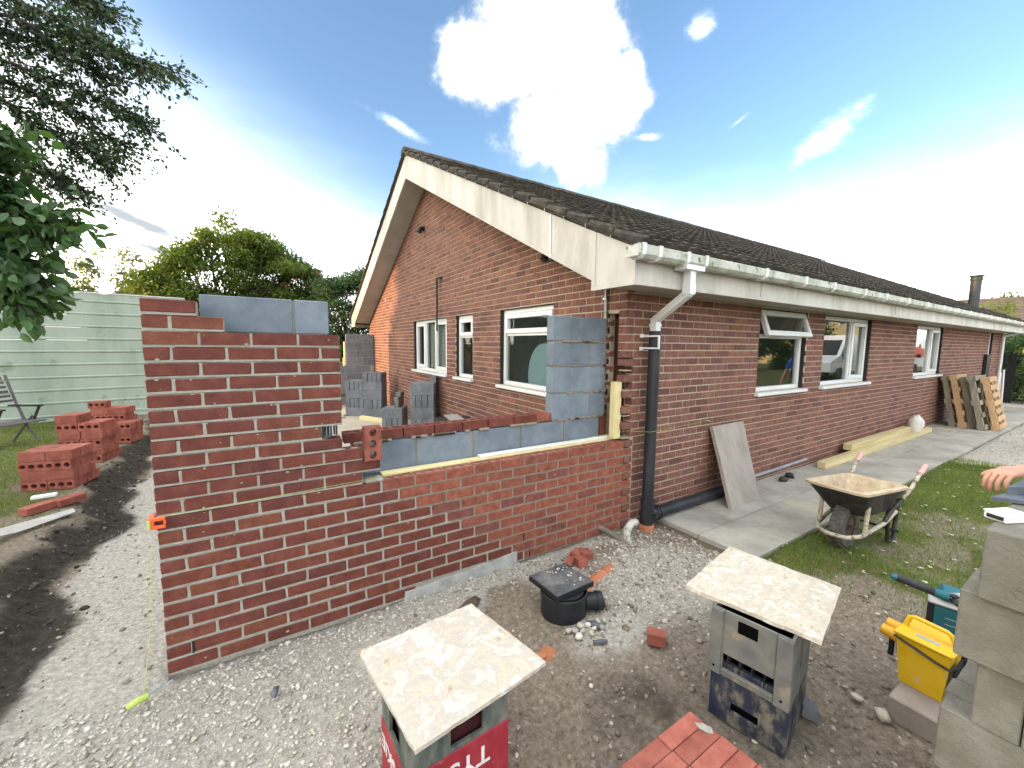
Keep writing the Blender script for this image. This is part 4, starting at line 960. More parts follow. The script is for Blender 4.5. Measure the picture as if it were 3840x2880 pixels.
loose('loose_block', ublock(.30, .10, .10, m_blockt), 3.04, 6.08, .605, R_(58), 'small grey offcut lying on the brownish block', 'block', g)
tag(MB().bbox((-.45, -.05, 0), (.45, .05, .09), .004).build('foam_offcut', m_pir, None, M=T(2.66, 6.85, -.044) @ RZ(R_(-62))), 'pale yellow foam offcut lying on the extension floor', 'insulation board')
tag(MB().bbox((-.4, -.11, 0), (.4, .11, .02), .003).build('grey_board', m_silver, None, M=T(2.95, 2.9, .62) @ RZ(R_(80))), 'grey board lying level behind the low inner wall', 'board')
st = MB().bbox((-.35, -.28, 0), (.35, .28, .655), .01).build('covered_pallet', m_dark, None, M=T(2.95, 2.9, -.04) @ RZ(R_(80))); tag(st, 'dark stack carrying the grey board behind the inner wall', 'pallet')
for i, (x, y) in enumerate(((2.05, 8.1), (2.2, 7.9), (2.1, 7.6), (2.35, 8.0))):
    o = MB().bbox((-.07, -.03, 0), (.07, .03, .02), .008).build('block_shard', m_slate, None, M=T(x, y, -.044) @ RZ(i*1.3)); tag(o, 'flat dark shard on the extension floor beside the block stacks', 'shard', 'dark block shards strewn on the extension floor')
# ------------------------------------------------------------------ bricks stacked on the back lawn
B_EDGE = holed(.215, .1025, .066, m_brick_s)
def on_edge(x, y, z, rz, turn, lab, grp):
    """brick on edge: bed face (holes) towards -y, or stretcher ends when turned"""
    M = T(x, y, z) @ RZ(rz+(R_(90) if turn else 0)) @ T(-.1075, 0, 0) @ RX(R_(90)) @ T(0, 0, -.033)
    return tag(link('stacked_brick', B_EDGE, None, M), lab, 'brick', grp)
B_SOL = MB().bbox((0, 0, 0), (.215, .1025, .066), .003).mesh('brick', m_brick_s)
def edge_stack(x, y, z, rz, layers, where, grp):
    c, s = math.cos(rz), math.sin(rz)
    for i, (cols, deep, kind, off) in enumerate(layers):
        for a in range(cols):
            for d in range(deep):
                dx = off+(a+.5)*.220; dy = (d+.5)*.070
                lab = f'{lname(i, len(layers))} layer brick of {where}, {("left", "right")[a] if cols > 1 else "only"} column, {NTH[d]} from the front'
                X, Y = x+dx*c-dy*s+random.uniform(-.004, .004), y+dx*s+dy*c; Z = z+i*.1045; q = rz+random.uniform(-.03, .03)
                if kind == 'h': o = link('stacked_brick', B_EDGE, None, T(X, Y, Z) @ RZ(q) @ T(-.1075, .033, 0) @ RX(R_(90)))
                else: o = link('stacked_brick', B_SOL, None, T(X, Y, Z) @ RZ(q) @ T(-.1075, .033, 0) @ RX(R_(90)))
                tag(o, lab, 'brick', grp)
g = 'red bricks stacked on the back lawn'
RZS = R_(-14)
edge_stack(-1.685, 3.50, .185, RZS, [(2, 6, 'h', 0), (2, 5, 's', .01), (2, 6, 'h', -.005), (2, 5, 's', .005)], 'the nearest full lawn stack', g)
edge_stack(-1.73, 4.62, .185, RZS, [(2, 6, 'h', 0), (2, 5, 's', .01), (2, 6, 'h', 0), (2, 5, 's', .02), (2, 5, 'h', 0), (1, 4, 's', .0)], 'the middle lawn stack', g)
edge_stack(-1.47, 5.72, .185, RZS, [(1, 5, 'h', 0), (1, 5, 's', 0), (1, 5, 'h', .01)], 'the low far lawn stack', g)
edge_stack(-1.80, 6.05, .185, RZS, [(2, 5, 'h', 0), (2, 5, 's', 0), (2, 5, 's', 0), (2, 4, 'h', 0), (2, 4, 's', .02), (1, 2, 'h', 0)], 'the tall far lawn stack', g)
edge_stack(-1.99, 2.62, .185, R_(52), [(2, 3, 's', 0), (1, 3, 'h', .05)], 'the broken leftmost stack', g)
for i, (dx, dy) in enumerate(((.0, 0), (.17, .13))):
    tag(link('stacked_brick', B_SOL, None, T(-1.34+dx, 2.60+dy, .19) @ RZ(R_(50))), f'red brick laid flat beside the broken stack, {["nearer","farther"][i]} one', 'brick', g)
tag(MB().bbox((-.085, -.03, 0), (.085, .03, .028), .004).build('paint_roller_tray', m_paper, None, M=T(-1.36, 3.02, .23) @ RZ(R_(8))), 'small white plastic piece lying behind the broken brick stack', 'plastic piece')
mb = MB().prism([(-1.33, 2.04, .29), (-1.17, 2.30, .255), (-1.02, 2.50, .235), (-.985, 2.42, .225), (-1.02, 2.37, .225), (-1.21, 2.08, .235), (-1.36, 1.93, .26)], (-.012, .006, -.012))
tag(mb.build('broken_board', mat('grey white board', [(.36,.34,.31),(.47,.45,.42)], 12, .9, .3, 60)), 'broken grey white board lying over the dark bank', 'board')
def crumple(name, loc, r, mt, lab, cat, flat=.7, seed=0, sub=2):
    bm = bmesh.new(); bmesh.ops.create_icosphere(bm, subdivisions=sub, radius=1)
    for v in bm.verts:
        n = mnoise.noise(v.co*1.7+Vector((seed, 0, 0))); v.co = Vector((v.co.x*r[0], v.co.y*r[1], v.co.z*r[2]))*(1+.45*n); v.co.z *= flat
    me = bpy.data.meshes.new(name); bm.to_mesh(me); bm.free(); me.materials.append(mt)
    return tag(link(name, me, None, T(*loc) @ RZ(seed)), lab, cat)
crumple('plastic_bag', (-1.42, 2.05, .27), (.10, .07, .07), m_plasticbag, 'clear crumpled plastic on the left end of the broken board', 'plastic bag', seed=3)
crumple('brick_lump', (-1.72, 8.2, .24), (.10, .07, .06), m_brick_d, 'dark brick lump at the foot of the green fence', 'brick', seed=5)
# ------------------------------------------------------------------ crates and slabs in the foreground
def text_obj(name, body, size, mt, M, parent):
    cu = bpy.data.curves.new(name, 'FONT'); cu.body = body; cu.size = size; cu.align_x = 'CENTER'; cu.align_y = 'CENTER'; cu.extrude = .0008; cu.offset = .0012
    to = bpy.data.objects.new(name, cu); COL.objects.link(to); dg = bpy.context.evaluated_depsgraph_get(); me = bpy.data.meshes.new_from_object(to.evaluated_get(dg))
    bpy.data.objects.remove(to); me.materials.clear(); me.materials.append(mt); return link(name, me, parent, M)
ca = empty('bottle_crate', (1.03, -1.24, 0), 'upturned red and green bottle crate carrying the marbled cream slab', 'crate')
A0 = Vector((.837, -1.400)); B0 = Vector((1.250, -1.382)); D0 = Vector((.812, -1.115))
ux = (B0-A0).normalized(); uy = Vector((-ux.y, ux.x)); LX = (B0-A0).length; LY = .29
MA = T(A0.x, A0.y, 0) @ RZ(math.atan2(ux.y, ux.x)); MI = T(-1.03, 1.24, 0) @ MA
zc, zt = .300, .436
g_ = MB(); t = .012
def wallpanel(mb, p, q, opening, z0, z1, m=0):
    """panel along local x or y with a rectangular cut"""
    (x0, y0), (x1, y1) = p, q; horiz = abs(x1-x0) > abs(y1-y0); a0, a1 = opening[0], opening[1]; b0, b1 = opening[2], opening[3]
    def seg(u0, u1, w0, w1):
        if u1-u0 < .001 or w1-w0 < .001: return
        if horiz: mb.box((x0+(x1-x0)*u0, y0, w0), (x0+(x1-x0)*u1, y0+t, w1), m)
        else: mb.box((x0, y0+(y1-y0)*u0, w0), (x0+t, y0+(y1-y0)*u1, w1), m)
    seg(0, a0, z0, z1); seg(a1, 1, z0, z1); seg(a0, a1, z0, b0); seg(a0, a1, b1, z1)
wallpanel(g_, (.004, .004), (LX-.004, .004), (.395, .725, .318, .420), zc+.001, zt)
wallpanel(g_, (.004, LY-.016), (LX-.004, LY-.016), (.3, .7, .318, .420), zc+.001, zt)
wallpanel(g_, (.004, .017), (.004, LY-.018), (.26, .70, .318, .420), zc+.001, zt)
wallpanel(g_, (LX-.016, .017), (LX-.016, LY-.018), (.3, .7, .318, .420), zc+.001, zt)
g_.build('upper_band', m_crgreen, ca, M=MI)
r_ = MB()
for (x0, y0, x1, y1) in ((0, 0, LX, .014), (0, LY-.014, LX, LY), (0, .0145, .014, LY-.0145), (LX-.014, .0145, LX, LY-.0145)): r_.bbox((x0, y0, .0), (x1, y1, zc), .003)
r_.build('lower_band', m_crred, ca, M=MI)
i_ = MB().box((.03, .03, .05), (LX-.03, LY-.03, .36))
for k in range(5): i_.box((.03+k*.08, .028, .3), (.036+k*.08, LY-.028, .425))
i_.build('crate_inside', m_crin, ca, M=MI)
text_obj('lettering', 'TYSKIE', .105, m_print, MI @ T(LX*.40, -.0012, .222) @ RX(R_(90)) @ RZ(math.pi), ca)
text_obj('lettering', 'TYSKIE', .085, m_print, MI @ T(-.0012, LY*.5, .222) @ RZ(R_(-90)) @ RX(R_(90)) @ RZ(math.pi), ca)
def riven(name, corners, thick, mt, lab, seed):
    """thin riven flag: top grid with relief, chipped edge"""
    n = 26; P = [Vector(c) for c in corners]; V = []; F = []
    def at(u, v): return (P[0]*(1-u)+P[1]*u)*(1-v)+(P[3]*(1-u)+P[2]*u)*v
    for j in range(n+1):
        for i in range(n+1):
            p = at(i/n, j/n); e = min(i, n-i, j, n-j); w = .0026*mnoise.noise(p*9+Vector((seed, 0, 0)))+.0013*mnoise.noise(p*31)
            q = Vector((mnoise.noise(p*14+Vector((9, seed, 0))), mnoise.noise(p*14+Vector((seed, 5, 0))), 0))*.003 if e == 0 else Vector((0, 0, 0))
            V.append(p+q+Vector((0, 0, w-(.003 if e == 0 else 0))))
    for j in range(n):
        for i in range(n): a = j*(n+1)+i; F.append((a, a+1, a+n+2, a+n+1))
    rim = [i for i in range(n+1)]+[j*(n+1)+n for j in range(1, n+1)]+[n*(n+1)+i for i in range(n-1, -1, -1)]+[j*(n+1) for j in range(n-1, 0, -1)]
    o = len(V); V += [V[i]-Vector((0, 0, thick))+Vector((mnoise.noise(V[i]*22), mnoise.noise(V[i]*22+Vector((7, 0, 0))), 0))*.004 for i in rim]; m = len(rim)
    for k in range(m): F.append((rim[k], o+k, o+(k+1) % m, rim[(k+1) % m]))
    F.append(tuple(range(o, o+m)))
    mb = MB().add(V, F); return tag(mb.build(name, mt, None, smooth=35), lab, 'slab')
riven('marbled_slab', [(.853, -1.444, .452), (1.437, -1.372, .456), (1.341, -.867, .452), (.783, -.902, .448)], .016, m_slabmarb, 'pale cream marbled slab lying on the red and green crate', 1)
riven('sandstone_slab', [(2.375, -1.985, .578), (2.892, -1.872, .578), (2.822, -1.345, .578), (2.240, -1.452, .578)], .018, m_slabpale, 'pale sandstone slab lying on the grey and navy crates', 4)
# two crates under the right hand slab
P0 = Vector((2.256, -1.600)); P1 = Vector((2.318, -1.905)); dv = (P1-P0).normalized(); LXc = (P1-P0).length+.004; LYc = .385
MC = T(P0.x, P0.y, 0) @ RZ(math.atan2(dv.y, dv.x))       # local x along the front face, local y away from the viewer
cb1 = empty('lower_crate', (P0.x, P0.y, 0), 'dirty navy blue crate on the ground beneath the grey crate', 'crate'); LI = T(-P0.x, -P0.y, 0) @ MC
def crate_walls(mb, z0, z1, front, side, tp=0.0):
    def pan(a, b, axis, cut):
        u0, u1, w0, w1 = cut
        for (s0, s1, y0, y1) in ((0, u0, z0, z1), (u1, 1, z0, z1), (u0, u1, z0, w0), (u0, u1, w1, z1)):
            if s1-s0 > .001 and y1-y0 > .001:
                if axis == 'x': mb.bbox((LXc*s0, a, y0), (LXc*s1, b, y1), .002)
                else: mb.bbox((a, .013+(LYc-.026)*s0, y0), (b, .013+(LYc-.026)*s1, y1), .002)
    pan(0, .012, 'x', front); pan(LYc-.012, LYc, 'x', front); pan(0, .012, 'y', side); pan(LXc-.012, LXc, 'y', side)
mb = MB(); crate_walls(mb, .0, .292, (.30, .66, .072, .112), (.3, .7, .25, .29)); mb.build('crate_shell', m_crblue, cb1, M=LI)
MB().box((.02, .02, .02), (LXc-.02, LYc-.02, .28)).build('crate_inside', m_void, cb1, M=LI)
cb2 = empty('upper_crate', (P0.x, P0.y, .225), 'dusty grey crate stacked on the navy crate, slab on top', 'crate'); UI = T(-P0.x, -P0.y, -.225) @ MC @ T(-.006, -.016, 0)
mb = MB(); LXs, LYs = LXc, LYc; LXc += .012; LYc = .36
crate_walls(mb, .235, .556, (.18, .815, .272, .345), (.42, .62, .33, .47))
mb.bbox((0, -.008, .235), (.052, .001, .552), .003).bbox((LXc-.060, -.008, .235), (LXc, .001, .552), .003); mb.bbox((.053, -.006, .258), (LXc-.061, .001, .270), .003)
up = mb.build('crate_shell', m_crgrey, cb2, M=UI)
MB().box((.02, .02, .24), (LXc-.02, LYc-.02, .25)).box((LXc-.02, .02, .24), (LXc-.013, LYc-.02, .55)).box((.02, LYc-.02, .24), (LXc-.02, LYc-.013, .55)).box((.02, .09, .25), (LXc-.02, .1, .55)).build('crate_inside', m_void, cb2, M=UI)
mb = MB()
for k in range(5): mb.box((.075+k*.05, .012, .262), (.080+k*.05, .08, .345))
mb.box((.05, .03, .290), (LXc-.05, .036, .297)); mb.build('bottle_grid', m_blackpipe, cb2, M=UI)
MB().box((.115, -.0015, .478), (.195, .004, .535)).build('handle_hole_shade', m_void, cb2, M=UI)  # flat black patch painted as the shade of a handle hole, nothing cut
mb = MB()
for x in (.025, LXc-.03): mb.lathe([(0, 0), (.0055, 0), (.0055, .001), (0, .001)], 8, 0, UI @ T(x, -.0095, .272) @ RX(R_(90)))
mb.build('rivet_hole_shade', m_void, cb2)  # black discs painted as the shade of rivet holes
LXc, LYc = LXs, LYs
# red bricks stacked in the near foreground
g = 'red bricks stacked on edge in the near foreground'
ax = Vector((.0, 0)); q0 = Vector((2.010, -1.800)); e1 = Vector((.012, -.136)).normalized(); e2 = Vector((-.215, -.003)).normalized()
for r in range(7):
    for c in range(3):
        p = Vector((1.988, -1.672))+e1*(.0685*r+.034)+e2*(.2185*c+.1075); 
        if r == 0 and c == 0: pass
        for lv in range(2):
            if lv == 0 and not (c == 0 or r == 0): continue
            M = T(p.x, p.y, -.006+lv*.1045) @ RZ(math.atan2(e2.y, e2.x)+random.uniform(-.012, .012)) @ T(-.1075, .033, 0) @ RX(R_(90))
            lab = f'{["lower","upper"][lv]} brick of the foreground stack, {(NTH+["seventh"])[r]} row from the back, {["right","middle","left"][c]} column'
            tag(link('stacked_brick', B_SOL, None, M), lab, 'brick', g)
tag(link('stacked_brick', B_SOL, None, T(1.99, -2.09, .203) @ RZ(R_(100)) @ T(-.2, -.05, 0)), 'red brick lying flat on top of the foreground brick stack', 'brick', g)
crumple('mortar_blob', (1.965, -1.755, .205), (.032, .020, .010), m_mort_l, 'grey mortar blob smeared on the foreground brick stack', 'mortar blob', seed=2)
# ------------------------------------------------------------------ inspection chamber, bits of pipe
ic = empty('inspection_chamber', (2.125, -.655, 0), 'black round plastic drain chamber standing in the rubble', 'drain chamber')
MB().lathe([(.150, -.12), (.150, .125), (.156, .13), (.156, .155), (.146, .157), (.142, .11), (0, .105)], 32).build('chamber_body', m_black, ic, smooth=40)
MB().lathe([(.128, .10), (.132, .162), (.120, .162), (.0, .15)], 32).build('riser_ring', m_black, ic, smooth=40)
MB().tube([(.13, -.06, .06), (.20, -.09, .055), (.201, -.09, .055), (.235, -.105, .053)], [.055, .055, .062, .062], 16).tube([(.235, -.105, .053), (.245, -.108, .053)], [.058, .02], 16).build('side_socket', m_black, ic, smooth=40)
lid = empty('chamber_lid', (2.135, -.62, .207), 'square dusty black lid sitting askew on the drain chamber', 'drain cover')
lc = [Vector((1.979, -.468)), Vector((2.266, -.470)), Vector((2.297, -.744)), Vector((1.994, -.749))]
tilt = [.198, .202, .203, .200]
mb = MB().prism([(c.x-2.135, c.y+.62, z-.207-.032) for c, z in zip(lc, tilt)], (0, 0, .030)); mb.build('lid_plate', m_lid, lid)
mb = MB()
cc = sum(lc, Vector((0, 0)))/4; rim = [cc+(c-cc)*1.03 for c in lc]; rin = [cc+(c-cc)*.985 for c in lc]
for i in range(4):
    q = [rim[i], rim[(i+1) % 4], rin[(i+1) % 4], rin[i]]; mb.prism([(p.x-2.135, p.y+.62, tilt[i if k in (0, 3) else (i+1) % 4]-.207-.037) for k, p in enumerate(q)], (0, 0, .034))
mb.build('lid_rim', m_black, lid)
x = RNG.uniform(2.06, 2.27, 26); y = RNG.uniform(-.72, -.50, 26)
stones('lid_pebbles', np.stack([x, y, np.full(26, .207)], -1), RNG.uniform(.004, .013, 26), m_stonew, flat=.5)
x = np.array([2.02, 2.06, 2.11, 2.16, 2.20, 2.09, 2.24, 2.28, 2.17, 2.22, 2.13, 2.05, 2.19]); y = np.array([-.83, -.85, -.84, -.85, -.83, -.88, -.86, -.88, -.90, -.92, -.92, -.90, -.95])
for i in range(13):
    o = stones('rubble_stone', np.array([[x[i], y[i], .015]]), np.array([random.uniform(.016, .034)]), m_stonew, kind=None); tag(o, 'pale stone chunk heaped at the foot of the drain chamber', 'stone', 'pale stone chunks heaped before the drain chamber')
def chunk(name, loc, r, mt, lab, seed, grp=None, cat='stone'):
    V0, F0 = ico(); rs = np.random.default_rng(seed); V = V0*(1+rs.uniform(-.42, .30, (len(V0), 1)))*np.array(r); me = np_mesh(name, V, F0, mt)
    return tag(link(name, me, None, T(*loc) @ RZ(seed)), lab, cat, grp)
chunk('slate_piece', (2.20, -.885, .018), (.055, .038, .022), m_slate, 'flat blue grey slate piece in front of the drain chamber', 2)
chunk('slate_piece', (2.13, -1.0, .012), (.065, .022, .014), m_slate, 'dark slate sliver lying farther from the drain chamber', 6)
tag(MB().prism([(-.05, -.03, 0), (.03, -.035, 0), (.055, .0, 0), (.02, .045, 0), (-.03, .04, 0)], (.008, .004, .045)).build('slate_piece', m_slate, None, M=T(2.66, -1.86, .0) @ RZ(.8) @ RX(.25)), 'angular grey slate chunk beside the navy crate', 'stone')
chunk('ground_stone', (2.95, -2.06, .012), (.04, .035, .022), m_stonew, 'rounded pale stone near the yellow box', 9)
chunk('ground_stone', (2.97, -1.95, .008), (.03, .022, .014), m_stonew, 'flat pale stone between crates and yellow box', 14)
chunk('ground_stone', (.47, -.40, .004), (.045, .022, .015), m_slate, 'dark flat pebble in the pale gravel', 17)
chunk('soil_clod', (1.62, -.30, .02), (.07, .10, .028), mat('brown soil clod', [(.07,.05,.034),(.12,.09,.06)], 20, .95, .7, 50), 'brown soil clod in the white gravel by the wall', 21, None, 'soil')
def half_brick(loc, rz, L, lab, tilt=0, mt=m_brick_s, grp=None):
    mb = MB(); w, h = .1025, .066; e = [(-.5*L, -w/2), (.5*L, -w/2), (.42*L, -w*.15), (.55*L, w*.2), (.45*L, w/2), (-.5*L, w/2)]
    mb.prism([(a, b, 0) for a, b in e], (0, 0, h)); return tag(mb.build('broken_brick', mt, None, M=T(*loc) @ RZ(rz) @ RX(tilt)), lab, 'brick', grp)
half_brick((2.42, -1.165, .0), R_(40), .075, 'broken orange red half brick on the bare earth')
gb = 'broken bricks heaped by the new wall'
half_brick((2.63, -.20, .0), R_(20), .09, 'broken brick at the back of the small heap', .3, grp=gb)
half_brick((2.70, -.22, .0), R_(75), .10, 'broken brick on the right of the small heap', .1, grp=gb)
half_brick((2.60, -.29, -.005), R_(-15), .08, 'broken brick at the front of the small heap', -.2, grp=gb)
half_brick((2.54, -.24, -.01), R_(110), .06, 'brick sliver on the left of the small heap', .5, grp=gb)
tag(MB().lathe([(.055, 0), (.055, .02), (0, .02)], 20, 0, T(1.80, -.905, -.015) @ RX(R_(58)) @ RZ(.4)).bbox((-.06, -.02, -.02), (-.01, .03, .02), .01, 0, T(1.80, -.905, .0)).build('clay_pipe_piece', m_clay, None), 'broken orange clay pipe piece behind the marbled slab', 'clay pipe')
tag(MB().tube([(2.36, -.545, -.055), (2.58, -.475, -.043), (2.80, -.425, -.040), (2.95, -.395, -.055)], .055, 14).tube([(2.70, -.452, -.042), (2.735, -.443, -.042)], .063, 14).build('clay_drain_pipe', m_clay, None, smooth=40), 'orange clay drain pipe half buried in the rubble', 'clay pipe')
tag(MB().tube([(3.36, -.17, .11), (3.335, -.20, .155), (3.27, -.21, .165), (3.205, -.22, .125), (3.195, -.225, .05), (3.225, -.24, -.03)], [.030, .032, .033, .034, .033, .033], 12).build('crusted_hose', m_hose, None, smooth=50), 'bent pale crusted hose rising from the rubble by the corner', 'hose')
tag(MB().tube([(3.08, .02, .085), (3.11, -.08, .07), (3.15, -.20, .035), (3.19, -.31, -.01)], .026, 10).build('grey_conduit', mat('muddy conduit', [(.10,.09,.075),(.20,.18,.15)], 14, .9, .4, 60), None, smooth=50), 'muddy grey conduit stub sloping out of the new wall', 'pipe')
# flagstone leaning on the house wall
mb = MB(); c4 = [Vector((4.60, -.385, .062)), Vector((5.19, -.365, .062)), Vector((5.335, -.045, .885)), Vector((4.715, -.045, .880))]
nrm = (c4[1]-c4[0]).cross(c4[3]-c4[0]).normalized()
n = 14; V = []; F = []
for j in range(n+1):
    for i in range(n+1):
        p = (c4[0]*(1-i/n)+c4[1]*i/n)*(1-j/n)+(c4[3]*(1-i/n)+c4[2]*i/n)*j/n; V.append(p+nrm*(.004*mnoise.noise(p*6)+.002*mnoise.noise(p*20)))
for j in range(n):
    for i in range(n): a = j*(n+1)+i; F.append((a, a+1, a+n+2, a+n+1))
rimi = [i for i in range(n+1)]+[j*(n+1)+n for j in range(1, n+1)]+[n*(n+1)+i for i in range(n-1, -1, -1)]+[j*(n+1) for j in range(n-1, 0, -1)]
o = len(V); V += [V[i]-nrm*.038 for i in rimi]
for k in range(len(rimi)): F.append((rimi[k], o+k, o+(k+1) % len(rimi), rimi[(k+1) % len(rimi)]))
F.append(tuple(range(o, o+len(rimi))))
tag(MB().add(V, F).build('leaning_flagstone', m_slablean, None, smooth=40), 'tall buff flagstone leaning against the house wall', 'slab')
for i, (x, y) in enumerate(((6.10, -.20), (6.32, -.17))): crumple('mud_clod', (x, y, .085), (.075, .05, .05), m_barblack, f'dark mud clod on the path below the conduit, {["nearer","farther"][i]} one', 'mud clod', seed=i+3)
# timbers, bottles
tag(MB().bbox((7.13, -.265, .064), (12.10, -.165, .164), .004).build('timber_post', m_timber), 'long sawn timber post lying on the path, lower one', 'timber')
tag(MB().bbox((8.25, -.190, .166), (11.05, -.075, .262), .004).build('timber_post', m_timber), 'shorter sawn timber post resting on the lower one', 'timber')
def jerry(x, y, z, h, w, lab, mt=m_milk, paper=False):
    b = empty('plastic_container', (x, y, z), lab, 'container')
    MB().lathe([(0, 0), (w, 0), (w*1.04, .02), (w*1.04, h*.62), (w*.8, h*.78), (w*.32, h*.88), (w*.32, h*.97), (0, h*.97)], 14, 0, Matrix.Scale(.72, 4, (0, 1, 0))).build('container_body', mt, b, smooth=50)
    MB().tube([(w*.5, 0, h*.78), (w*.95, 0, h*.84), (w*1.0, 0, h*.62)], .012, 6).build('handle', mt, b); MB().lathe([(.026, h*.95), (.026, h), (0, h)], 10).build('cap', m_upvc if paper else m_silver, b)
    if paper: MB().box((-w*.5, -w*.80, h*.18), (w*.5, -w*.76, h*.58)).build('paper_label', m_paper, b)
jerry(11.18, -.20, .166, .32, .14, 'milky plastic container standing at the timber end')
jerry(11.60, -.15, .166, .28, .11, 'white labelled bottle behind the milky container', m_upvc, True)
tag(MB().bbox((11.72, -.20, .166), (11.94, -.09, .30), .006).build('loose_brick', m_brick_s), 'dull red brick lying beyond the bottles on the timber', 'brick')
# ------------------------------------------------------------------ pallets against the wall
def pallet(x, y, lean, yaw, lab, mt, H=1.2, Wd=1.0, style=0):
    """stood on its edge: boards run across, bearers run up"""
    p = empty('pallet', (x, y, .062), lab, 'pallet', 'pallets leaning by the house wall'); M = RZ(yaw) @ RX(-lean)
    for k in range(3):
        xx = (-Wd/2+.05, 0, Wd/2-.05)[k]; MB().bbox((xx-.05, -.045, 0), (xx+.05, .045, H), .004, 0, M).build('bearer', mt, p)
    n = 7 if style else 5
    for k in range(n):
        z = .01+k*(H-.11)/(n-1); MB().bbox((-Wd/2, -.068, z), (Wd/2, -.046, z+.10), .003, 0, M).build('deck_board', mt, p)
    for k in range(3):
        z = .01+k*(H-.11)/2; MB().bbox((-Wd/2, .046, z), (Wd/2, .066, z+.10), .003, 0, M).build('base_board', mt, p)
for i, (x, mt, lab, st) in enumerate(((13.86, m_pallet, 'weathered grey pallet leaning flat against the house wall', 0), (13.80, m_palnew, 'orange tinted pallet second out from the house wall', 0), (13.90, m_pallet, 'grey pallet in the middle of the leaning row', 0), (13.78, m_pallet, 'grey pallet fourth out from the house wall', 0), (14.02, m_palnew, 'fresh pale pallet outermost in the leaning row', 1))):
    pallet(x, -.30-.150*i, R_(11+.5*i), R_(random.uniform(-3, 3)), lab, mt, 1.12+.03*(i % 2), 1.0, st)
# ------------------------------------------------------------------ wheelbarrow
wbr = empty('wheelbarrow', (4.76, -1.275, .03), 'muddy wheelbarrow with mortar caked tray standing on the lawn', 'wheelbarrow', rz=R_(-2))
# local x runs from the wheel back to the handles
wh = MB(); prof = [(.095, -.045), (.13, -.050), (.178, -.046), (.192, -.028), (.196, 0), (.192, .028), (.178, .046), (.13, .050), (.095, .045)]
MW = T(0, 0, .196) @ RX(R_(90))
wh.lathe(prof, 28, 0, MW)
for k in range(28):
    for sy in (-1, 1):
        a = 2*math.pi*(k+(.5 if sy > 0 else 0))/28; wh.box((-.010, -.004, -.002), (.010, .040, .008), 0, MW @ RZ(a) @ T(0, 0, 0) @ Matrix(((0,0,1,.192),(1,0,0,0),(0,1,0,0 if sy > 0 else -.036),(0,0,0,1))) )
wheel = wh.build('wheel', m_tyre, wbr, smooth=35)
MB().lathe([(.0, -.030), (.07, -.030), (.094, -.040), (.094, .040), (.07, .030), (0, .030)], 20, 0, MW).tube([(0, -.10, .196), (0, .10, .196)], .012, 8).build('rim', m_rusty, wheel, smooth=40)
fr = MB()
for s in (-1, 1):
    fr.tube([(-.235, s*.03, .165), (-.215, s*.10, .168), (-.12, s*.155, .178), (.0, s*.165, .19), (.25, s*.185, .225), (.45, s*.20, .30)], .0175, 10)
    fr.tube([(-.06, s*.163, .185), (-.035, s*.165, .42)], .017, 10)
fr.tube([(-.235, -.03, .165), (-.238, 0, .164), (-.235, .03, .165)], .0175, 10)
fr.build('front_frame', m_barbuff, wbr, smooth=50)
lg = MB()
for s in (-1, 1): MB().tube([(.40, s*.16, .34), (.42, s*.165, .14), (.44, s*.17, .012), (.48, s*.172, .0), (.55, s*.172, .012), (.57, s*.17, .16), (.59, s*.17, .38)], .0165, 9).build('leg', m_barblack, wbr, smooth=50)
MB().tube([(.25, -.185, .225), (.42, -.19, .33), (.62, -.21, .42)], .017, 9).tube([(.25, .185, .225), (.42, .19, .33), (.62, .21, .42)], .017, 9).tube([(.52, -.215, .10), (.52, .215, .10)], .012, 8).build('rear_frame', m_barblack, wbr, smooth=50)
def tray_ring(x0, x1, w0, w1, z0, z1, n=7, r=.08, jit=0):
    """rounded rectangle, front half width w0, back half width w1"""
    pts = []
    for (cx, cy, a0) in ((x1-r, w1-r, 0), (x0+r, w0-r, 90), (x0+r, -w0+r, 180), (x1-r, -w1+r, 270)):
        for k in range(n):
            a = R_(a0+90*k/(n-1)); x = cx+r*math.cos(a); pts.append(Vector((x+random.uniform(-jit, jit), cy+r*math.sin(a)+random.uniform(-jit, jit), z0+(z1-z0)*(x-x0)/(x1-x0)+random.uniform(-jit, jit))))
    return pts
rim_o = tray_ring(-.29, .64, .225, .235, .585, .50); rim_i = tray_ring(-.262, .615, .20, .21, .590, .506, jit=.004); mid_i = tray_ring(-.13, .53, .165, .18, .45, .42, jit=.004); bot_i = tray_ring(.0, .45, .135, .15, .335, .325, jit=.004)
mid_o = tray_ring(-.15, .55, .178, .195, .44, .41); bot_o = tray_ring(-.02, .47, .145, .165, .315, .305); lip = tray_ring(-.29, .64, .225, .235, .565, .48)
def loft(mb, rings, close_last=True, m=0):
    n = len(rings[0]); o = len(mb.v)
    for r in rings: mb.v += [tuple(p) for p in r]
    for i in range(len(rings)-1):
        for k in range(n): mb.f.append((o+i*n+k, o+i*n+(k+1) % n, o+(i+1)*n+(k+1) % n, o+(i+1)*n+k)); mb.m.append(m)
    if close_last: mb.f.append(tuple(o+(len(rings)-1)*n+k for k in range(n))); mb.m.append(m)
tr = MB(); loft(tr, [lip, rim_o, rim_i, mid_i, bot_i], True, 0); loft(tr, [tray_ring(-.275, .625, .213, .223, .565, .48), mid_o, bot_o], True, 1)
tr.build('tray', [m_tray, m_barblack], wbr, smooth=40)
for s in (-1, 1):
    h = MB().tube([(.55, s*.205, .40), (.68, s*.225, .48), (.79, s*.232, .57), (.85, s*.235, .615)], .0165, 9).build('handle', m_barbuff, wbr, smooth=50)
    MB().tube([(.82, s*.234, .595), (.93, s*.238, .655)], .0215, 10).build('grip', m_pink, h, smooth=50)
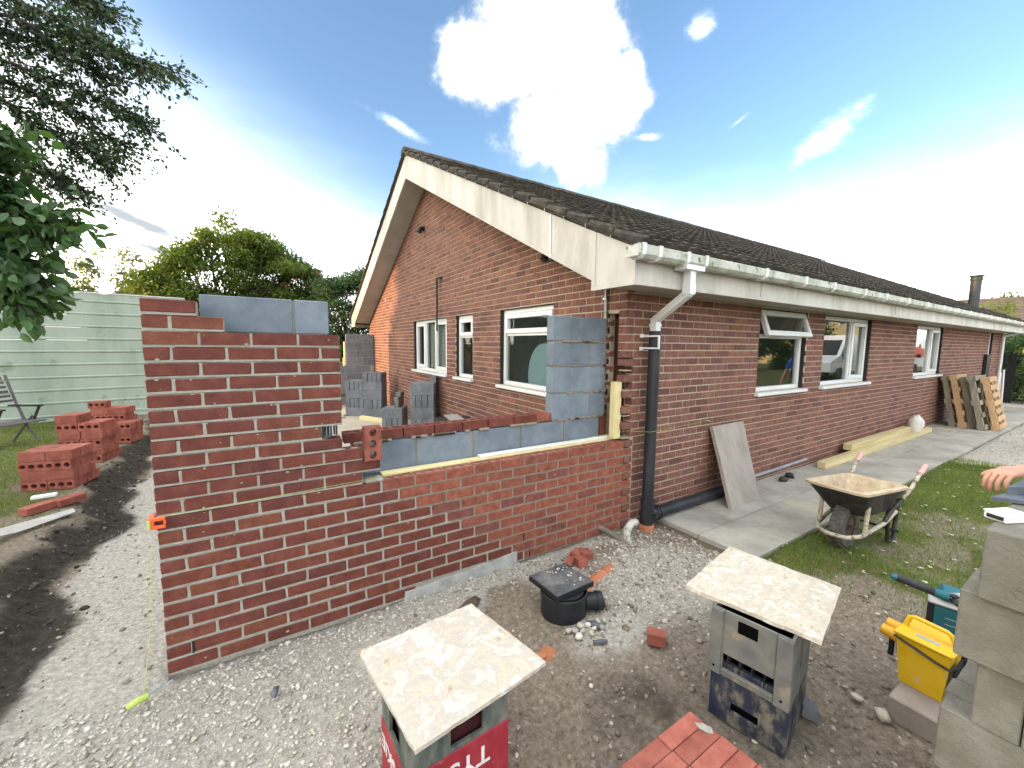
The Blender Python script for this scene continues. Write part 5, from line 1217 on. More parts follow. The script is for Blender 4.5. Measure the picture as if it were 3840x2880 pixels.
# ------------------------------------------------------------------ tools by the block stack
tf = empty('site_transformer', (3.15, -2.13, .10), 'dusty yellow site transformer box with carry handle', 'transformer', rz=R_(-4))
# local x away from the camera, local y to the left
mb = MB(); b0 = [(-.005, .075), (.155, .08), (.15, -.072), (0, -.076)]; t0 = [(-.030, .092), (.165, .095), (.165, -.095), (-.025, -.098)]
o = [(x, y, .0) for x, y in b0]+[(x, y, .245) for x, y in t0]
mb.add(o, [(0,1,2,3), (7,6,5,4), (0,4,5,1), (1,5,6,2), (2,6,7,3), (3,7,4,0)]); body = mb.build('transformer_body', m_yellow, tf)
MB().bbox((-.040, -.108, .247), (.175, .105, .268), .007).build('top_plate', m_yellow, tf)
MB().tube([(.055, .088, .268), (.06, .075, .318), (.06, .055, .326), (.06, -.055, .322), (.06, -.075, .312), (.055, -.092, .268)], .011, 8).build('carry_handle', m_yellow, tf, smooth=50)
MB().tube([(-.034, .100, .236), (-.036, .03, .222), (-.034, -.05, .200), (-.030, -.100, .190), (.02, -.108, .188), (.10, -.105, .195)], .006, 6).build('rubber_cord', m_black, tf)
MB().bbox((.01, -.112, .02), (.10, -.099, .185), .004).build('side_louvre', m_dark, tf)
MB().box((-.005, -.05, .2685), (.02, .035, .2698)).build('rating_plate', m_silver, tf)
for k in range(2): MB().tube([(.02+k*.06, .085, .205+k*.012), (.015+k*.06, .165, .215+k*.012)], [.030, .026], 12).build('socket_outlet', mat('orange yellow socket', [(.62,.30,.02),(.70,.38,.03)], 8, .5) if 'orange yellow socket' not in MATS else MATS['orange yellow socket'], tf, smooth=40)
MB().tube([(.03, .125, .19), (.03, .125, .09)], .012, 8).build('hanging_plug', m_black, tf)
tag(MB().bbox((2.99, -2.235, -.03), (3.22, -2.06, .098), .006).build('stone_base', mat('pinkish concrete', [(.24,.20,.17),(.33,.285,.245)], 6, .9, .4, 50)), 'pinkish concrete block under the yellow transformer', 'block')
rd = empty('site_radio', (3.62, -2.13, .02), 'teal and black site radio standing on the grass behind the blocks', 'radio', rz=R_(12))
MB().bbox((.0, -.20, .0), (.17, .085, .335), .02).build('radio_body', m_teal, rd)
MB().bbox((-.006, .060, .01), (.02, .090, .345), .008).bbox((-.006, -.205, .01), (.02, -.058, .340), .008).build('radio_guard', m_black, rd); MB().bbox((-.010, -.20, .335), (.17, .090, .352), .006).build('radio_rim', m_silver, rd)
mb = MB()
for k in range(8): mb.bbox((-.012, -.195, .03+k*.037), (-.004, -.06, .05+k*.037), .003)
mb.build('speaker_slats', m_black, rd)
MB().bbox((.02, -.17, .353), (.15, .055, .41), .02).build('radio_top', m_teal, rd)
MB().box((-.008, -.045, .275), (-.0065, .02, .279)).box((-.008, -.045, .240), (-.0065, .02, .244)).build('print_stripe', m_silver, rd)
md_ = empty('cordless_tool', (3.45, -2.09, .47), 'black and teal cordless tool lying across the radio top', 'power tool', rz=R_(-50))
MB().tube([(-.16, .05, .05), (-.14, .045, .045), (.02, 0, .012)], [.014, .019, .021], 12).build('tool_grip', m_blackpipe, md_, smooth=50)
MB().tube([(-.165, .051, .051), (-.145, .046, .046)], [.012, .0195], 12).tube([(.0, .005, .016), (.05, -.01, .008)], .0225, 12).build('tool_collar', m_teal, md_, smooth=50)
MB().bbox((.05, -.07, -.012), (.20, .03, .016), .012).tube([(.07, -.02, .012), (.07, -.02, .026)], .018, 12).build('tool_head', m_black, md_, smooth=40)
MB().prism([(.02, .0, .012), (.18, .05, .018), (.22, -.04, .014), (.08, -.05, .012)], (0, 0, .004)).build('tool_plate', m_silver, md_)
# ------------------------------------------------------------------ concrete blocks stacked at the right edge
g = 'dense concrete blocks stacked at the right edge'
S215 = MB().bbox((0, 0, 0), (.098, .44, .215), .004).mesh('concrete_block', m_conc); E215 = MB().bbox((0, 0, 0), (.44, .098, .215), .004).mesh('concrete_block', m_conc)
def cblock(me, x, y, z, lab): 
    tag(link('concrete_block', me, None, T(x+random.uniform(-.004, .004), y, z) @ RZ(random.uniform(-.008, .008))), lab, 'block', g)
LY_ = [(-2.390, 2.262, 'S', 1.030), (-2.348, 2.292, 'S', .815), (-2.393, 2.325, 'E', .600), (-2.325, 2.330, 'S', .385), (-2.36, 2.335, 'E', .170), (-2.33, 2.335, 'S', -.045)]
names = ['top', 'second', 'third', 'fourth', 'fifth', 'lowest']
for li, (yl, xf, kind, z) in enumerate(LY_):
    if kind == 'S':
        for j in range(6): cblock(S215, xf+j*.1022, yl-.44+random.uniform(-.006, .006), z, f'{names[li]} layer block of the right edge stack, {NTH[j]} from the front')
    else:
        for j in range(4): cblock(E215, xf, yl-.10-j*.1015, z, f'{names[li]} layer block of the right edge stack, {NTH[j]} from its left')
pk = empty('white_packet', (2.41, -2.405, 1.245), 'small white card packet lying on the concrete block stack', 'packet', rz=R_(-24))
MB().bbox((-.045, -.028, .001), (.045, .028, .024), .003).build('packet_box', m_paper, pk); MB().box((-.047, -.029, .0245), (.046, .029, .026)).build('packet_flap', m_paper, pk)
MB().box((-.03, -.012, .0262), (-.012, -.002, .0266)).box((-.006, -.010, .0262), (.010, .0, .0266)).box((.016, -.008, .0262), (.030, .001, .0266)).build('packet_print', m_silver, pk); MB().box((-.0458, -.02, .006), (-.0450, .02, .018)).build('packet_end', m_dark, pk)
mb = MB(); a = [(2.60, -2.345, 1.25), (2.77, -2.39, 1.258), (2.93, -2.42, 1.285), (2.80, -2.50, 1.25), (2.64, -2.42, 1.25)]
mb.prism(a, (0, 0, .012)).prism([(2.66, -2.37, 1.262), (2.90, -2.42, 1.30), (2.78, -2.47, 1.272)], (0, 0, .03))
tag(mb.build('tool_pouch', mat('slate grey fabric', [(.06,.07,.085),(.11,.125,.15)], 12, .8, .2, 60)), 'dark grey folded pouch lying beside the hand on the blocks', 'pouch')
# ------------------------------------------------------------------ green sheet fence and garden chair
fa = Vector((-3.58, 8.435)); fb = Vector((-1.62, 8.771)); fd = (fb-fa).normalized(); fang = math.atan2(fd.y, fd.x)
fence = empty('sheet_fence', (fa.x, fa.y, .17), 'pale green fence of wide horizontal sheets behind the lawn', 'fence', rz=fang)
fz = [.0]+[.10+.247*k for k in range(10)]+[2.50]
for k in range(len(fz)-1):
    z0, z1 = fz[k], fz[k+1]
    xx = [-7.0, 2.75]
    M = T(0, 0, 0)
    for a, b in ((-7.0, -1.9), (-1.9, 2.75)):
        dz = (lambda x: .022*(x+2)) if k > 8 else (lambda x: 0)
        P = [(0, z0), (-.016, z0+.012), (-.018, z0+.03), (-.004, z0+.045), (-.004, z1-.004), (.012, z1-.002), (.012, z0)]
        MB().prism([(a+.002, y, z) for y, z in P], (b-a-.004, 0, 0)).build('fence_sheet', m_fence, fence)
MB().box((-7.0, -.02, 2.502), (2.75, .03, 2.522)).build('capping_strip', m_upvc, fence)
mb = MB()
for x in (-6.9, -4.4, -1.9, .6, 2.6): mb.box((x-.05, .014, -.1), (x+.05, .10, 2.50))
mb.build('fence_post', m_timber, fence)
ch = empty('garden_chair', (-2.62, 6.55, .19), 'silvered wooden folding garden chair on the back lawn', 'chair', rz=R_(-30))
for s in (0, 1):
    y = -.48*s
    MB().tube([(.16, y, 0), (-.02, y, .30), (-.06, y, .42)], .016, 6).build('leg', m_wood, ch); MB().tube([(-.22, y, 0), (.02, y, .30), (.10, y, .40)], .016, 6).build('leg', m_wood, ch)
    MB().bbox((-.22, y-.03, .545), (.26, y+.03, .57), .006).tube([(.22, y, .55), (.10, y, .30)], .018, 6).build('armrest', m_barblack, ch)
    MB().tube([(-.02, y, .34), (-.12, y, .60), (-.24, y, 1.02)], .018, 6).build('back_post', m_wood, ch)
for k in range(6): MB().bbox((-.10-.026*k-.05, -.46, .62+.068*k), (-.085-.026*k-.05, -.02, .655+.068*k), .003).build('back_slat', m_wood, ch)
for k in range(6): MB().bbox((-.06+.062*k, -.50, .325), (-.015+.062*k, .02, .345), .003).build('seat_slat', m_wood, ch)
# ------------------------------------------------------------------ trees
def leaf_arrays(C, size, droop=.3, fold=.25, asp=.5, dirs=None, oval=False):
    n = len(C); a = RNG.normal(size=(n, 3)) if dirs is None else dirs+RNG.normal(size=(n, 3))*.7
    a[:, 2] -= droop; a /= np.linalg.norm(a, axis=1)[:, None]
    r = RNG.normal(size=(n, 3)); r[:, 2] += 1.2; b = np.cross(a, r); b /= np.linalg.norm(b, axis=1)[:, None]; nn = np.cross(b, a)
    L = size*RNG.uniform(.65, 1.25, n); L = L[:, None]
    if oval:
        q = [C, C+a*L*.28+b*L*asp*.42+nn*L*fold*.35, C+a*L*.62+b*L*asp*.42+nn*L*fold*.30, C+a*L-nn*L*.10, C+a*L*.62-b*L*asp*.42+nn*L*fold*.30, C+a*L*.28-b*L*asp*.42+nn*L*fold*.35, C+a*L*.45]
        V = np.stack(q, 1).reshape(-1, 3); o = np.arange(n)[:, None]*7
        return V, np.concatenate([o+np.array([t]) for t in ((0, 1, 6), (1, 2, 6), (2, 3, 6), (3, 4, 6), (4, 5, 6), (5, 0, 6))])
    p0 = C; p1 = C+a*L*.5+b*L*asp*.5+nn*L*fold*.3; p2 = C+a*L; p3 = C+a*L*.5-b*L*asp*.5+nn*L*fold*.3
    V = np.stack([p0, p1, p2, p3], 1).reshape(-1, 3); o = np.arange(n)[:, None]*4
    return V, np.concatenate([o+np.array([[0, 1, 2]]), o+np.array([[0, 2, 3]])])
def leaf_obj(C, size, mt, parent, name='crown', **k):
    V, F = leaf_arrays(np.asarray(C, float), size, **k); return link(name, np_mesh(name, V, F, mt), parent)
def clump_pts(c, r, n):
    d = RNG.normal(size=(n, 3)); d /= np.linalg.norm(d, axis=1)[:, None]; q = RNG.random(n)**.45
    return np.array(c)+d*q[:, None]*np.array(r)
def tree(name, label, base, trunk_r, clumps, size, mt, per, cat='tree', group=None, z0=0, bark=True, limbr=.25):
    t = empty(name, (base[0], base[1], z0), label, cat, group); off = np.array([base[0], base[1], z0])
    P = []; tb = MB(); top = np.mean([c[0] for c in clumps], axis=0)-off; top[2] *= .62
    tb.tube([(0, 0, -.1), (top[0]*.3, top[1]*.3, top[2]*.5), tuple(top)], [trunk_r, trunk_r*.75, trunk_r*.5], 9)
    for c, r in clumps:
        v = np.array(r); n = int(per*v[0]*v[1]*v[2]/.05*1.0)+30; P.append(clump_pts(np.array(c)-off, r, n))
        q = np.array(c)-off; s = np.array([top[0]*.5, top[1]*.5, top[2]*RNG.uniform(.55, .95)]); mid = (s+q)/2+RNG.normal(size=3)*.15
        tb.tube([tuple(s), tuple(mid), tuple(q)], [trunk_r*limbr*.9, trunk_r*limbr*.5, trunk_r*limbr*.15], 5)
    leaf_obj(np.concatenate(P), size, mt, t); tb.build('trunk', m_bark, t, smooth=60); return t
rs = random.Random(5)
def fill(xa, xb, y, topf, zb, n, r0, r1, dy=.9):
    out = []
    for _ in range(n):
        x = rs.uniform(xa, xb); r = rs.uniform(r0, r1); zt = topf(x)-r*.8; z = rs.uniform(zb, max(zt, zb+.05)) if rs.random() < .75 else zt
        out.append(((x, y+rs.uniform(-dy, dy), z), (r*rs.uniform(1.0, 1.6), r, r*rs.uniform(.45, .8))))
    return out
def lerp_top(pts):
    xs, zs = zip(*pts); return lambda x: float(np.interp(x, xs, zs))
ytop = lerp_top([(-2.9, 3.7), (-2.2, 4.2), (-1.6, 4.9), (-.9, 5.4), (-.35, 6.15), (.2, 5.7), (.7, 5.8), (1.2, 5.2), (1.8, 4.6)])
tree('feathery_tree', 'yellow green feathery tree rising behind the fence and grey blocks', (-.2, 15.2), .16, fill(-2.6, 1.6, 15, ytop, 2.5, 170, .28, .52), .14, m_leaf_yel, 140)
rtop = lerp_top([(.6, 4.8), (1.2, 5.5), (1.8, 5.1), (2.6, 4.5), (3.2, 4.1)])
rw = tree('berry_tree', 'darker green berry tree right of the feathery tree', (1.9, 15.8), .14, fill(.7, 3.0, 15.6, rtop, 2.2, 110, .28, .5), .13, m_leaf_mid, 170)
leaf_obj(np.concatenate([clump_pts((rs.uniform(-1, 1.0), rs.uniform(-1.6, -.9), rs.uniform(2.7, 4.4)), (.12, .1, .09), 26) for _ in range(14)]), .06, m_clay, rw, 'berries')['kind'] = 'stuff'
dtop = lerp_top([(2.2, 3.75), (2.8, 4.15), (3.3, 4.2), (3.8, 4.5), (4.4, 4.3)])
tree('dense_tree', 'dense dark evergreen tree beside the left eave of the bungalow', (3.2, 12.8), .14, fill(2.35, 4.3, 12.6, dtop, .6, 60, .32, .55, .6), .10, m_leaf_drk, 230)
tree('low_bush', 'bright green bush just showing above the fence', (-2.1, 13.5), .08, fill(-3.0, -.6, 13.4, lambda x: 3.35+.25*math.sin(x*3), 1.6, 22, .28, .42), .10, m_leaf_yel, 70)
for i, (x, zt, lb) in enumerate(((-5.75, 5.6, 'thin wispy tree above the fence, left of its twin'), (-4.3, 5.95, 'thin wispy tree above the fence, right of its twin'))):
    tree('thin_tree', lb, (x, 22), .06, [((x+rs.uniform(-.5, .5), 22+rs.uniform(-.4, .4), rs.uniform(2.6, zt)), (.34, .3, .34)) for _ in range(26)], .16, m_leaf_pale, 26)
tree('far_tree', 'pale far tree behind the brown neighbouring roof', (46, 3.6), .2, [((46+rs.uniform(-1, 1), 3.6+rs.uniform(-1.3, 1.3), rs.uniform(4, 5.6)), (.8, .7, .5)) for _ in range(16)], .25, m_leaf_mid, 9)
tree('yellow_shrub', 'yellow green shrub between the bungalow roof and the brown roof', (25.5, 1.2), .07, fill(24.8, 26.3, 1.3, lambda x: 3.75, 1.0, 30, .3, .5, .9), .11, m_leaf_yel, 70)
tree('garden_hedge', 'dense green hedge beyond the black gate', (23.0, -1.2), .08, [((22.6+rs.uniform(-.6, .6), rs.uniform(-.85, .35), rs.uniform(.2, 2.9)), (.5, .45, .45)) for _ in range(30)], .11, m_leaf_drk, 85, 'hedge')
tree('hedge_shrub', 'lighter leafy shrub in front of the hedge by the gate', (21.7, -.9), .05, [((21.6+rs.uniform(-.2, .2), rs.uniform(-1.0, -.15), rs.uniform(.3, 1.75)), (.28, .28, .25)) for _ in range(18)], .12, m_leaf_mid, 80, 'shrub')
# the two trees that reach in from the left
def limb_tree(name, label, base, zb, limbs, r0, twig, nt, lsz, mt, per, asp=.5, dr=.35, z0=.18, oval=False):
    t = empty(name, (base[0], base[1], z0), label, 'tree'); off = Vector((base[0], base[1], z0)); tb = MB(); C = []; Dv = []
    tb.tube([(0, 0, -.1), (.05, .03, zb*.5), (0, 0, zb)], [r0, r0*.85, r0*.7], 10)
    for L in limbs:
        P = [Vector((base[0], base[1], z0+zb))]+[Vector(p) for p in L]; P = [p-off for p in P]; n = len(P)
        # finer polyline with a little wander
        Q = []
        for i in range(n-1):
            for k in range(5): Q.append(P[i].lerp(P[i+1], k/5)+Vector((rs.gauss(0, 1), rs.gauss(0, 1), rs.gauss(0, 1)))*.018)
        Q.append(P[-1]); m = len(Q); tb.tube(Q, [max(.006, r0*.34*(1-i/m)**1.2) for i in range(m)], 6)
        for _ in range(nt):
            f = rs.uniform(.30, 1.0)**.8*(m-1); i = min(int(f), m-2); p = Q[i].lerp(Q[i+1], f-i); tg = (Q[i+1]-Q[i]).normalized()
            d = (tg*rs.uniform(.5, 1.2)+Vector((rs.gauss(0, 1), rs.gauss(0, 1), rs.gauss(-.25, .7)))*.55).normalized(); ln = twig*rs.uniform(.45, 1.15)*(1.05-.45*f/m)
            e = p+d*ln+Vector((0, 0, -ln*dr*.5)); tb.tube([p, p.lerp(e, .5)+Vector((0, 0, ln*.05)), e], [.006, .004, .002], 4, caps=False)
            k = max(3, int(per*ln))
            for j in range(k):
                u = rs.uniform(.12, 1.03); q = p.lerp(e, u)+Vector((rs.gauss(0, 1), rs.gauss(0, 1), rs.gauss(0, 1)))*lsz*.45; C.append(q); Dv.append(d)
    leaf_obj(np.array([c[:] for c in C]), lsz, mt, t, dirs=np.array([d[:] for d in Dv])*.8, asp=asp, droop=dr, oval=oval); tb.build('trunk', m_bark, t, smooth=60); return t
LS = [[(-3.2, 4.9, 5.3), (-1.8, 4.75, 5.45), (-.9, 4.4, 5.2), (-.28, 4.14, 5.06)], [(-3.2, 4.8, 4.9), (-1.9, 4.7, 4.95), (-1.1, 4.5, 4.7), (-.60, 4.30, 4.42)],
      [(-3.1, 4.7, 4.5), (-1.95, 4.75, 4.5), (-1.4, 4.6, 4.2), (-1.05, 4.5, 3.98)], [(-3.2, 5.0, 5.8), (-2.0, 5.0, 6.1), (-1.3, 4.85, 6.0), (-.98, 4.7, 5.85)],
      [(-3.1, 4.9, 5.6), (-1.9, 4.8, 5.7), (-1.2, 4.6, 5.5), (-.72, 4.40, 5.22)], [(-3.1, 4.8, 4.8), (-2.0, 4.75, 4.75), (-1.3, 4.55, 4.5), (-.80, 4.40, 4.15)],
      [(-3.0, 4.7, 4.2), (-2.1, 4.8, 4.05), (-1.7, 4.75, 3.8), (-1.35, 4.65, 3.62)], [(-3.1, 5.1, 5.4), (-2.2, 5.2, 5.5), (-1.5, 4.9, 5.35), (-.95, 4.6, 5.0)], [(-3.1, 5.0, 6.1), (-2.2, 5.1, 6.4), (-1.6, 5.0, 6.3), (-1.15, 4.85, 6.1)]]
limb_tree('small_leaved_tree', 'dark small leaved tree reaching in from the upper left', (-4.3, 4.6), 3.9, LS, .13, .60, 115, .054, m_leaf_small, 52, asp=.62)
LB = [[(-1.9, 2.1, 3.0), (-1.2, 2.0, 2.95), (-.95, 1.9, 2.75)], [(-1.9, 2.0, 2.7), (-1.1, 1.95, 2.7), (-.72, 1.78, 2.62)], [(-1.8, 2.0, 2.5), (-1.2, 1.95, 2.45), (-.92, 1.85, 2.25)],
      [(-1.9, 2.1, 3.2), (-1.3, 2.05, 3.3), (-1.05, 1.95, 3.15)], [(-1.8, 2.1, 2.35), (-1.3, 2.0, 2.25), (-1.05, 1.92, 2.1)], [(-1.9, 2.2, 2.9), (-1.4, 2.15, 2.8), (-1.15, 2.05, 2.5)]]
lt = limb_tree('broad_leaved_tree', 'broad leaved tree with glossy leaves at the left edge', (-2.7, 2.0), 2.3, LB, .09, .42, 66, .105, m_leaf_big, 36, asp=.62, dr=.5, oval=True)
# unseen conifer belt added in the west to block the low sun
hd = empty('sun_screen_hedge', (-36, -4, 0), 'added conifer belt out of view that screens the low sun', 'hedge')
n = 52000; x = RNG.normal(0, 1.3, n); y = RNG.uniform(-24, 19.0, n); hh = 12.2+1.0*np.sin((y+2)*.9)+.5*np.sin(y*2.3); z = hh*RNG.random(n)**.9
leaf_obj(np.stack([x, y, z], -1), 1.0, m_leaf_drk, hd, asp=.6)
mb = MB()
for k in range(14): mb.tube([(0, -23+k*3.1, 0), (0, -23+k*3.1, 10)], [.25, .05], 6)
mb.build('trunk', m_bark, hd)
# ------------------------------------------------------------------ neighbouring houses, gate, sunflower
nl = empty('left_neighbour_house', (-4, 26, 0), 'brown roofed neighbouring house glimpsed above the fence', 'house')
MB().box((-2.6, -.5, 0), (2.6, 6, 3.3)).build('wall', m_brick_h, nl)
rf = MB().prism([(-3.0, -.9, 3.3), (3.0, -.9, 3.3), (0, -.9, 4.85)], (0, 7.4, 0)); rf.build('roof', m_roofr, nl)
MB().tube([(-3.0, -.92, 3.3), (0, -.92, 4.83), (3.0, -.92, 3.3)], .05, 4).build('verge_board', m_soffit, nl)
nr = empty('right_neighbour_house', (33, 2, 0), 'long brown tiled roof of the neighbouring house on the right', 'house')
MB().box((-3.6, -3, 0), (4, 3.2, 2.3)).build('wall', m_brick_h, nr)
nrr = MB().prism([(-4.1, -3.4, 2.2), (-.2, -3.4, 4.25), (-.2, 3.6, 4.25), (-4.1, 3.6, 2.2)], (0, 0, .04)).prism([(4.1, -3.4, 2.2), (-.2, -3.4, 4.25), (-.2, 3.6, 4.25), (4.1, 3.6, 2.2)], (0, 0, .04)).build('roof', m_roofr, nr)
for k in range(13):
    a = k/13; b = (k+1)/13
    MB().prism([(-4.12+3.9*a, -3.4, 2.24+2.05*a+.05), (-4.12+3.9*b, -3.4, 2.24+2.05*b+.02), (-4.12+3.9*b, -3.4, 2.24+2.05*b), (-4.12+3.9*a, -3.4, 2.24+2.05*a)], (0, 7.0, 0)).build('tile_course', m_roofr, nrr)
MB().tube([(-.2, -3.4, 4.30), (-.2, 3.6, 4.30)], .10, 8).build('ridge', m_roofr, nrr)
gt = empty('metal_gate', (20.9, -.05, 0), 'black metal gate beyond the far corner of the bungalow', 'gate')
mb = MB().box((-.03, .0, 1.50), (.03, 1.2, 1.56)).box((-.03, 0, .15), (.03, 1.2, .2)).box((-.03, -.06, 0), (.05, .03, 1.68)); mb.build('gate_frame', m_black, gt)
for k in range(9): MB().box((-.01, .10+k*.12, .2), (.01, .125+k*.12, 1.5)).build('gate_bar', m_black, gt)
rl = empty('garden_railing', (20.95, -.12, 0), 'black railing running right from the gate before the hedge', 'railing')
MB().box((-.02, -1.2, 1.52), (.02, 0, 1.57)).box((-.02, -1.2, .95), (.02, 0, .99)).box((-.02, -1.2, .15), (.02, 0, .19)).build('rail', m_black, rl)
for k in range(2): MB().box((-.03, -.06-k*1.1, 0), (.03, 0-k*1.1, 1.6)).build('post', m_black, rl)
tb = empty('plastic_tubes', (20.45, .12, 0), 'white plastic tubes stood on end against the black gate', 'tubes')
for k in range(5): MB().tube([(-.02*k, -.06*k+.06, 0), (.12, -.055*k+.10, 1.12-.09*(k % 2))], .025, 8).build('tube', m_upvc, tb)
sf = empty('sunflower', (20.75, -.42, 0), 'yellow sunflower flowering beside the gate and hedge', 'flower')
MB().tube([(0, 0, 0), (.02, .01, 1.0), (-.02, 0, 1.68)], [.014, .012, .009], 7).build('stem', m_leaf_mid, sf)
MS = T(-.05, 0, 1.72) @ RZ(R_(188)) @ RY(R_(78)); pt = MB()
for k in range(18):
    a = 2*math.pi*k/18; c, s = math.cos(a), math.sin(a); pt.add([MS @ Vector(v) for v in ((c*.05-s*.014, s*.05+c*.014, 0), (c*.05+s*.014, s*.05-c*.014, 0), (c*.10+s*.018, s*.10-c*.018, .012), (c*.135, s*.135, 0), (c*.10-s*.018, s*.10+c*.018, .012))], [(0, 1, 2, 3, 4)])
pt.build('petals', m_sunf, sf); MB().lathe([(0, .018), (.04, .014), (.055, 0), (0, -.012)], 16, 0, MS).build('seed_head', mat('sunflower heart', [(.10,.03,.01),(.20,.07,.02)], 60, .9), sf)
MB().add([(0, 0, 1.2), (.05, -.12, 1.26), (0, -.24, 1.14), (-.05, -.12, 1.24)], [(0, 1, 2, 3)]).add([(0, 0, 1.0), (-.06, .12, 1.06), (-.02, .24, .94), (.05, .12, 1.04)], [(0, 1, 2, 3)]).build('leaf', m_leaf_mid, sf)
# ------------------------------------------------------------------ across the drive: what the windows mirror
def van(x, label, logo):
    vn = empty('white_van', (x, -6.4, 0), label, 'van')
    prof2 = [(0, .45), (0, .95), (.25, 1.08), (1.05, 1.30), (1.75, 2.20), (2.3, 2.45), (5.9, 2.5), (5.95, .45)]
    MB().prism([(x, 0, z) for x, z in prof2], (0, -1.95, 0)).build('body', m_van, vn)
    MB().prism([(1.22, .008, 1.32), (1.80, .008, 2.05), (2.15, .008, 2.05), (2.25, .008, 1.30)], (0, -.005, 0)).build('side_window', m_black, vn)
    MB().prism([(1.08, -.15, 1.33), (1.74, -.15, 2.17), (1.74, -1.8, 2.17), (1.08, -1.8, 1.33)], (-.012, 0, .01)).build('windscreen', m_black, vn)
    MB().bbox((1.45, .0, 1.10), (1.62, .20, 1.36), .02).build('wing_mirror', m_black, vn)
    MB().box((.1, .004, .98), (5.9, .010, 1.01)).build('side_stripe', m_orange, vn)
    if logo:
        MB().prism([(1.0, .006, 1.15), (3.3, .006, 1.15), (3.3, .006, 1.70), (1.0, .006, 1.9)], (0, .004, 0)).build('red_flag_print', m_rust, vn)
        MB().prism([(.35, .006, 1.15), (.95, .006, 1.15), (.95, .006, 1.85), (.35, .006, 1.75)], (0, .004, 0)).build('blue_flag_print', m_blueshirt, vn)
    for x in (1.0, 4.9):
        for y in (.02, -1.97): MB().tube([(x, y-.1, .34), (x, y+.1, .34)], .34, 20).build('wheel', m_tyre, vn)
van(26.0, 'white panel van mirrored in the second front window', False)
van(38.6, 'white van with red and blue prints mirrored in the third front window', True)
ch_ = empty('cream_house', (48, -15, 0), 'cream rendered house across the road, mirrored in a window', 'house')
MB().box((-2.8, -6, 0), (9, 0, 6)).build('wall', m_cream, ch_)
MB().prism([(-3.2, .4, 6.01), (9.4, .4, 6.01), (9.4, -3, 8.2), (-3.2, -3, 8.2)], (0, 0, .1)).prism([(-3.2, -6.4, 6.01), (9.4, -6.4, 6.01), (9.4, -3, 8.2), (-3.2, -3, 8.2)], (0, 0, .1)).build('roof', m_roofr, ch_)
for x in (-.6, 3, 6.5):
    for z in (1.2, 4.0):
        w_ = MB().bbox((x, .002, z), (x+1.2, .06, z+1.2), .01).build('window', m_upvc, ch_); MB().box((x+.1, .061, z+.1), (x+1.1, .065, z+.75)).box((x+.1, .061, z+.85), (x+1.1, .065, z+1.1)).build('pane', m_black, w_)
MB().tube([(-2.2, .06, 6), (-2.2, .06, 0)], .05, 8).build('downpipe', m_black, ch_)
tree('garden_hedge', 'added green hedge behind the camera for the window reflections', (12, -13, 0)[:2], .08, [((rs.uniform(3, 43), -13.5+rs.uniform(-.6, .6), rs.uniform(.3, 3.4)), (1.2, .6, .7)) for _ in range(130)], .26, m_leaf_drk, 14, 'hedge')  # unseen hedge added to give the windows a greenish reflection
# ------------------------------------------------------------------ people
def skin_mesh(name, verts, edges, radii, mt, root=0, sub=2):
    me = bpy.data.meshes.new(name); me.from_pydata([tuple(v) for v in verts], edges, []); o = bpy.data.objects.new(name, me); COL.objects.link(o)
    sk = o.modifiers.new('skin', 'SKIN'); sk.use_smooth_shade = True
    for i, r in enumerate(radii):
        rr = (r, r) if isinstance(r, (int, float)) else r; me.skin_vertices[0].data[i].radius = rr; me.skin_vertices[0].data[i].use_root = (i == root)
    sb = o.modifiers.new('sub', 'SUBSURF'); sb.levels = sub; sb.render_levels = sub
    dg = bpy.context.evaluated_depsgraph_get(); dg.update(); m2 = bpy.data.meshes.new_from_object(o.evaluated_get(dg)); bpy.data.objects.remove(o)
    m2.materials.clear(); m2.materials.append(mt); m2.polygons.foreach_set('use_smooth', [True]*len(m2.polygons)); return m2
class Sk:
    def __init__(s): s.v = []; s.e = []; s.r = []
    def p(s, co, r, par=None):
        s.v.append(Vector(co)); s.r.append(r)
        if par is not None: s.e.append((par, len(s.v)-1))
        return len(s.v)-1
    def chain(s, par, *cr):
        for co, r in cr: par = s.p(co, r, par)
        return par
def hand(s, wrist, par, fwd, side, down, curl=.8, k=1.0):
    """palm and five bent fingers; side points to the thumb, down is the palm's facing"""
    fwd, side, down = (Vector(a).normalized() for a in (fwd, side, down)); w = Vector(wrist)
    pm = s.p(w+fwd*.045*k, (.036*k, .019*k), par); kn = s.p(w+fwd*.085*k, (.040*k, .017*k), pm)
    for j, (off, l) in enumerate(((.030, .92), (.010, 1.0), (-.010, .95), (-.029, .76))):
        b = w+fwd*(.098-abs(off)*.25)*k+side*off*k; a1, a2, a3 = curl*.55, curl*1.25, curl*1.9
        d1 = fwd*math.cos(a1)+down*math.sin(a1); d2 = fwd*math.cos(a2)+down*math.sin(a2); d3 = fwd*math.cos(a3)+down*math.sin(a3)
        q1 = b+d1*.040*k*l; q2 = q1+d2*.027*k*l; q3 = q2+d3*.022*k*l
        s.chain(kn, (b, .0100*k), (q1, .0092*k), (q2, .0085*k), (q3, .0070*k))
    t0 = w+fwd*.030*k+side*.034*k; t1 = t0+(fwd*.75+side*.55+down*.25).normalized()*.036*k; t2 = t1+(fwd*.95+side*.1+down*.35).normalized()*.030*k
    s.chain(pm, (t0, .013*k), (t1, .0105*k), (t2, .0085*k))
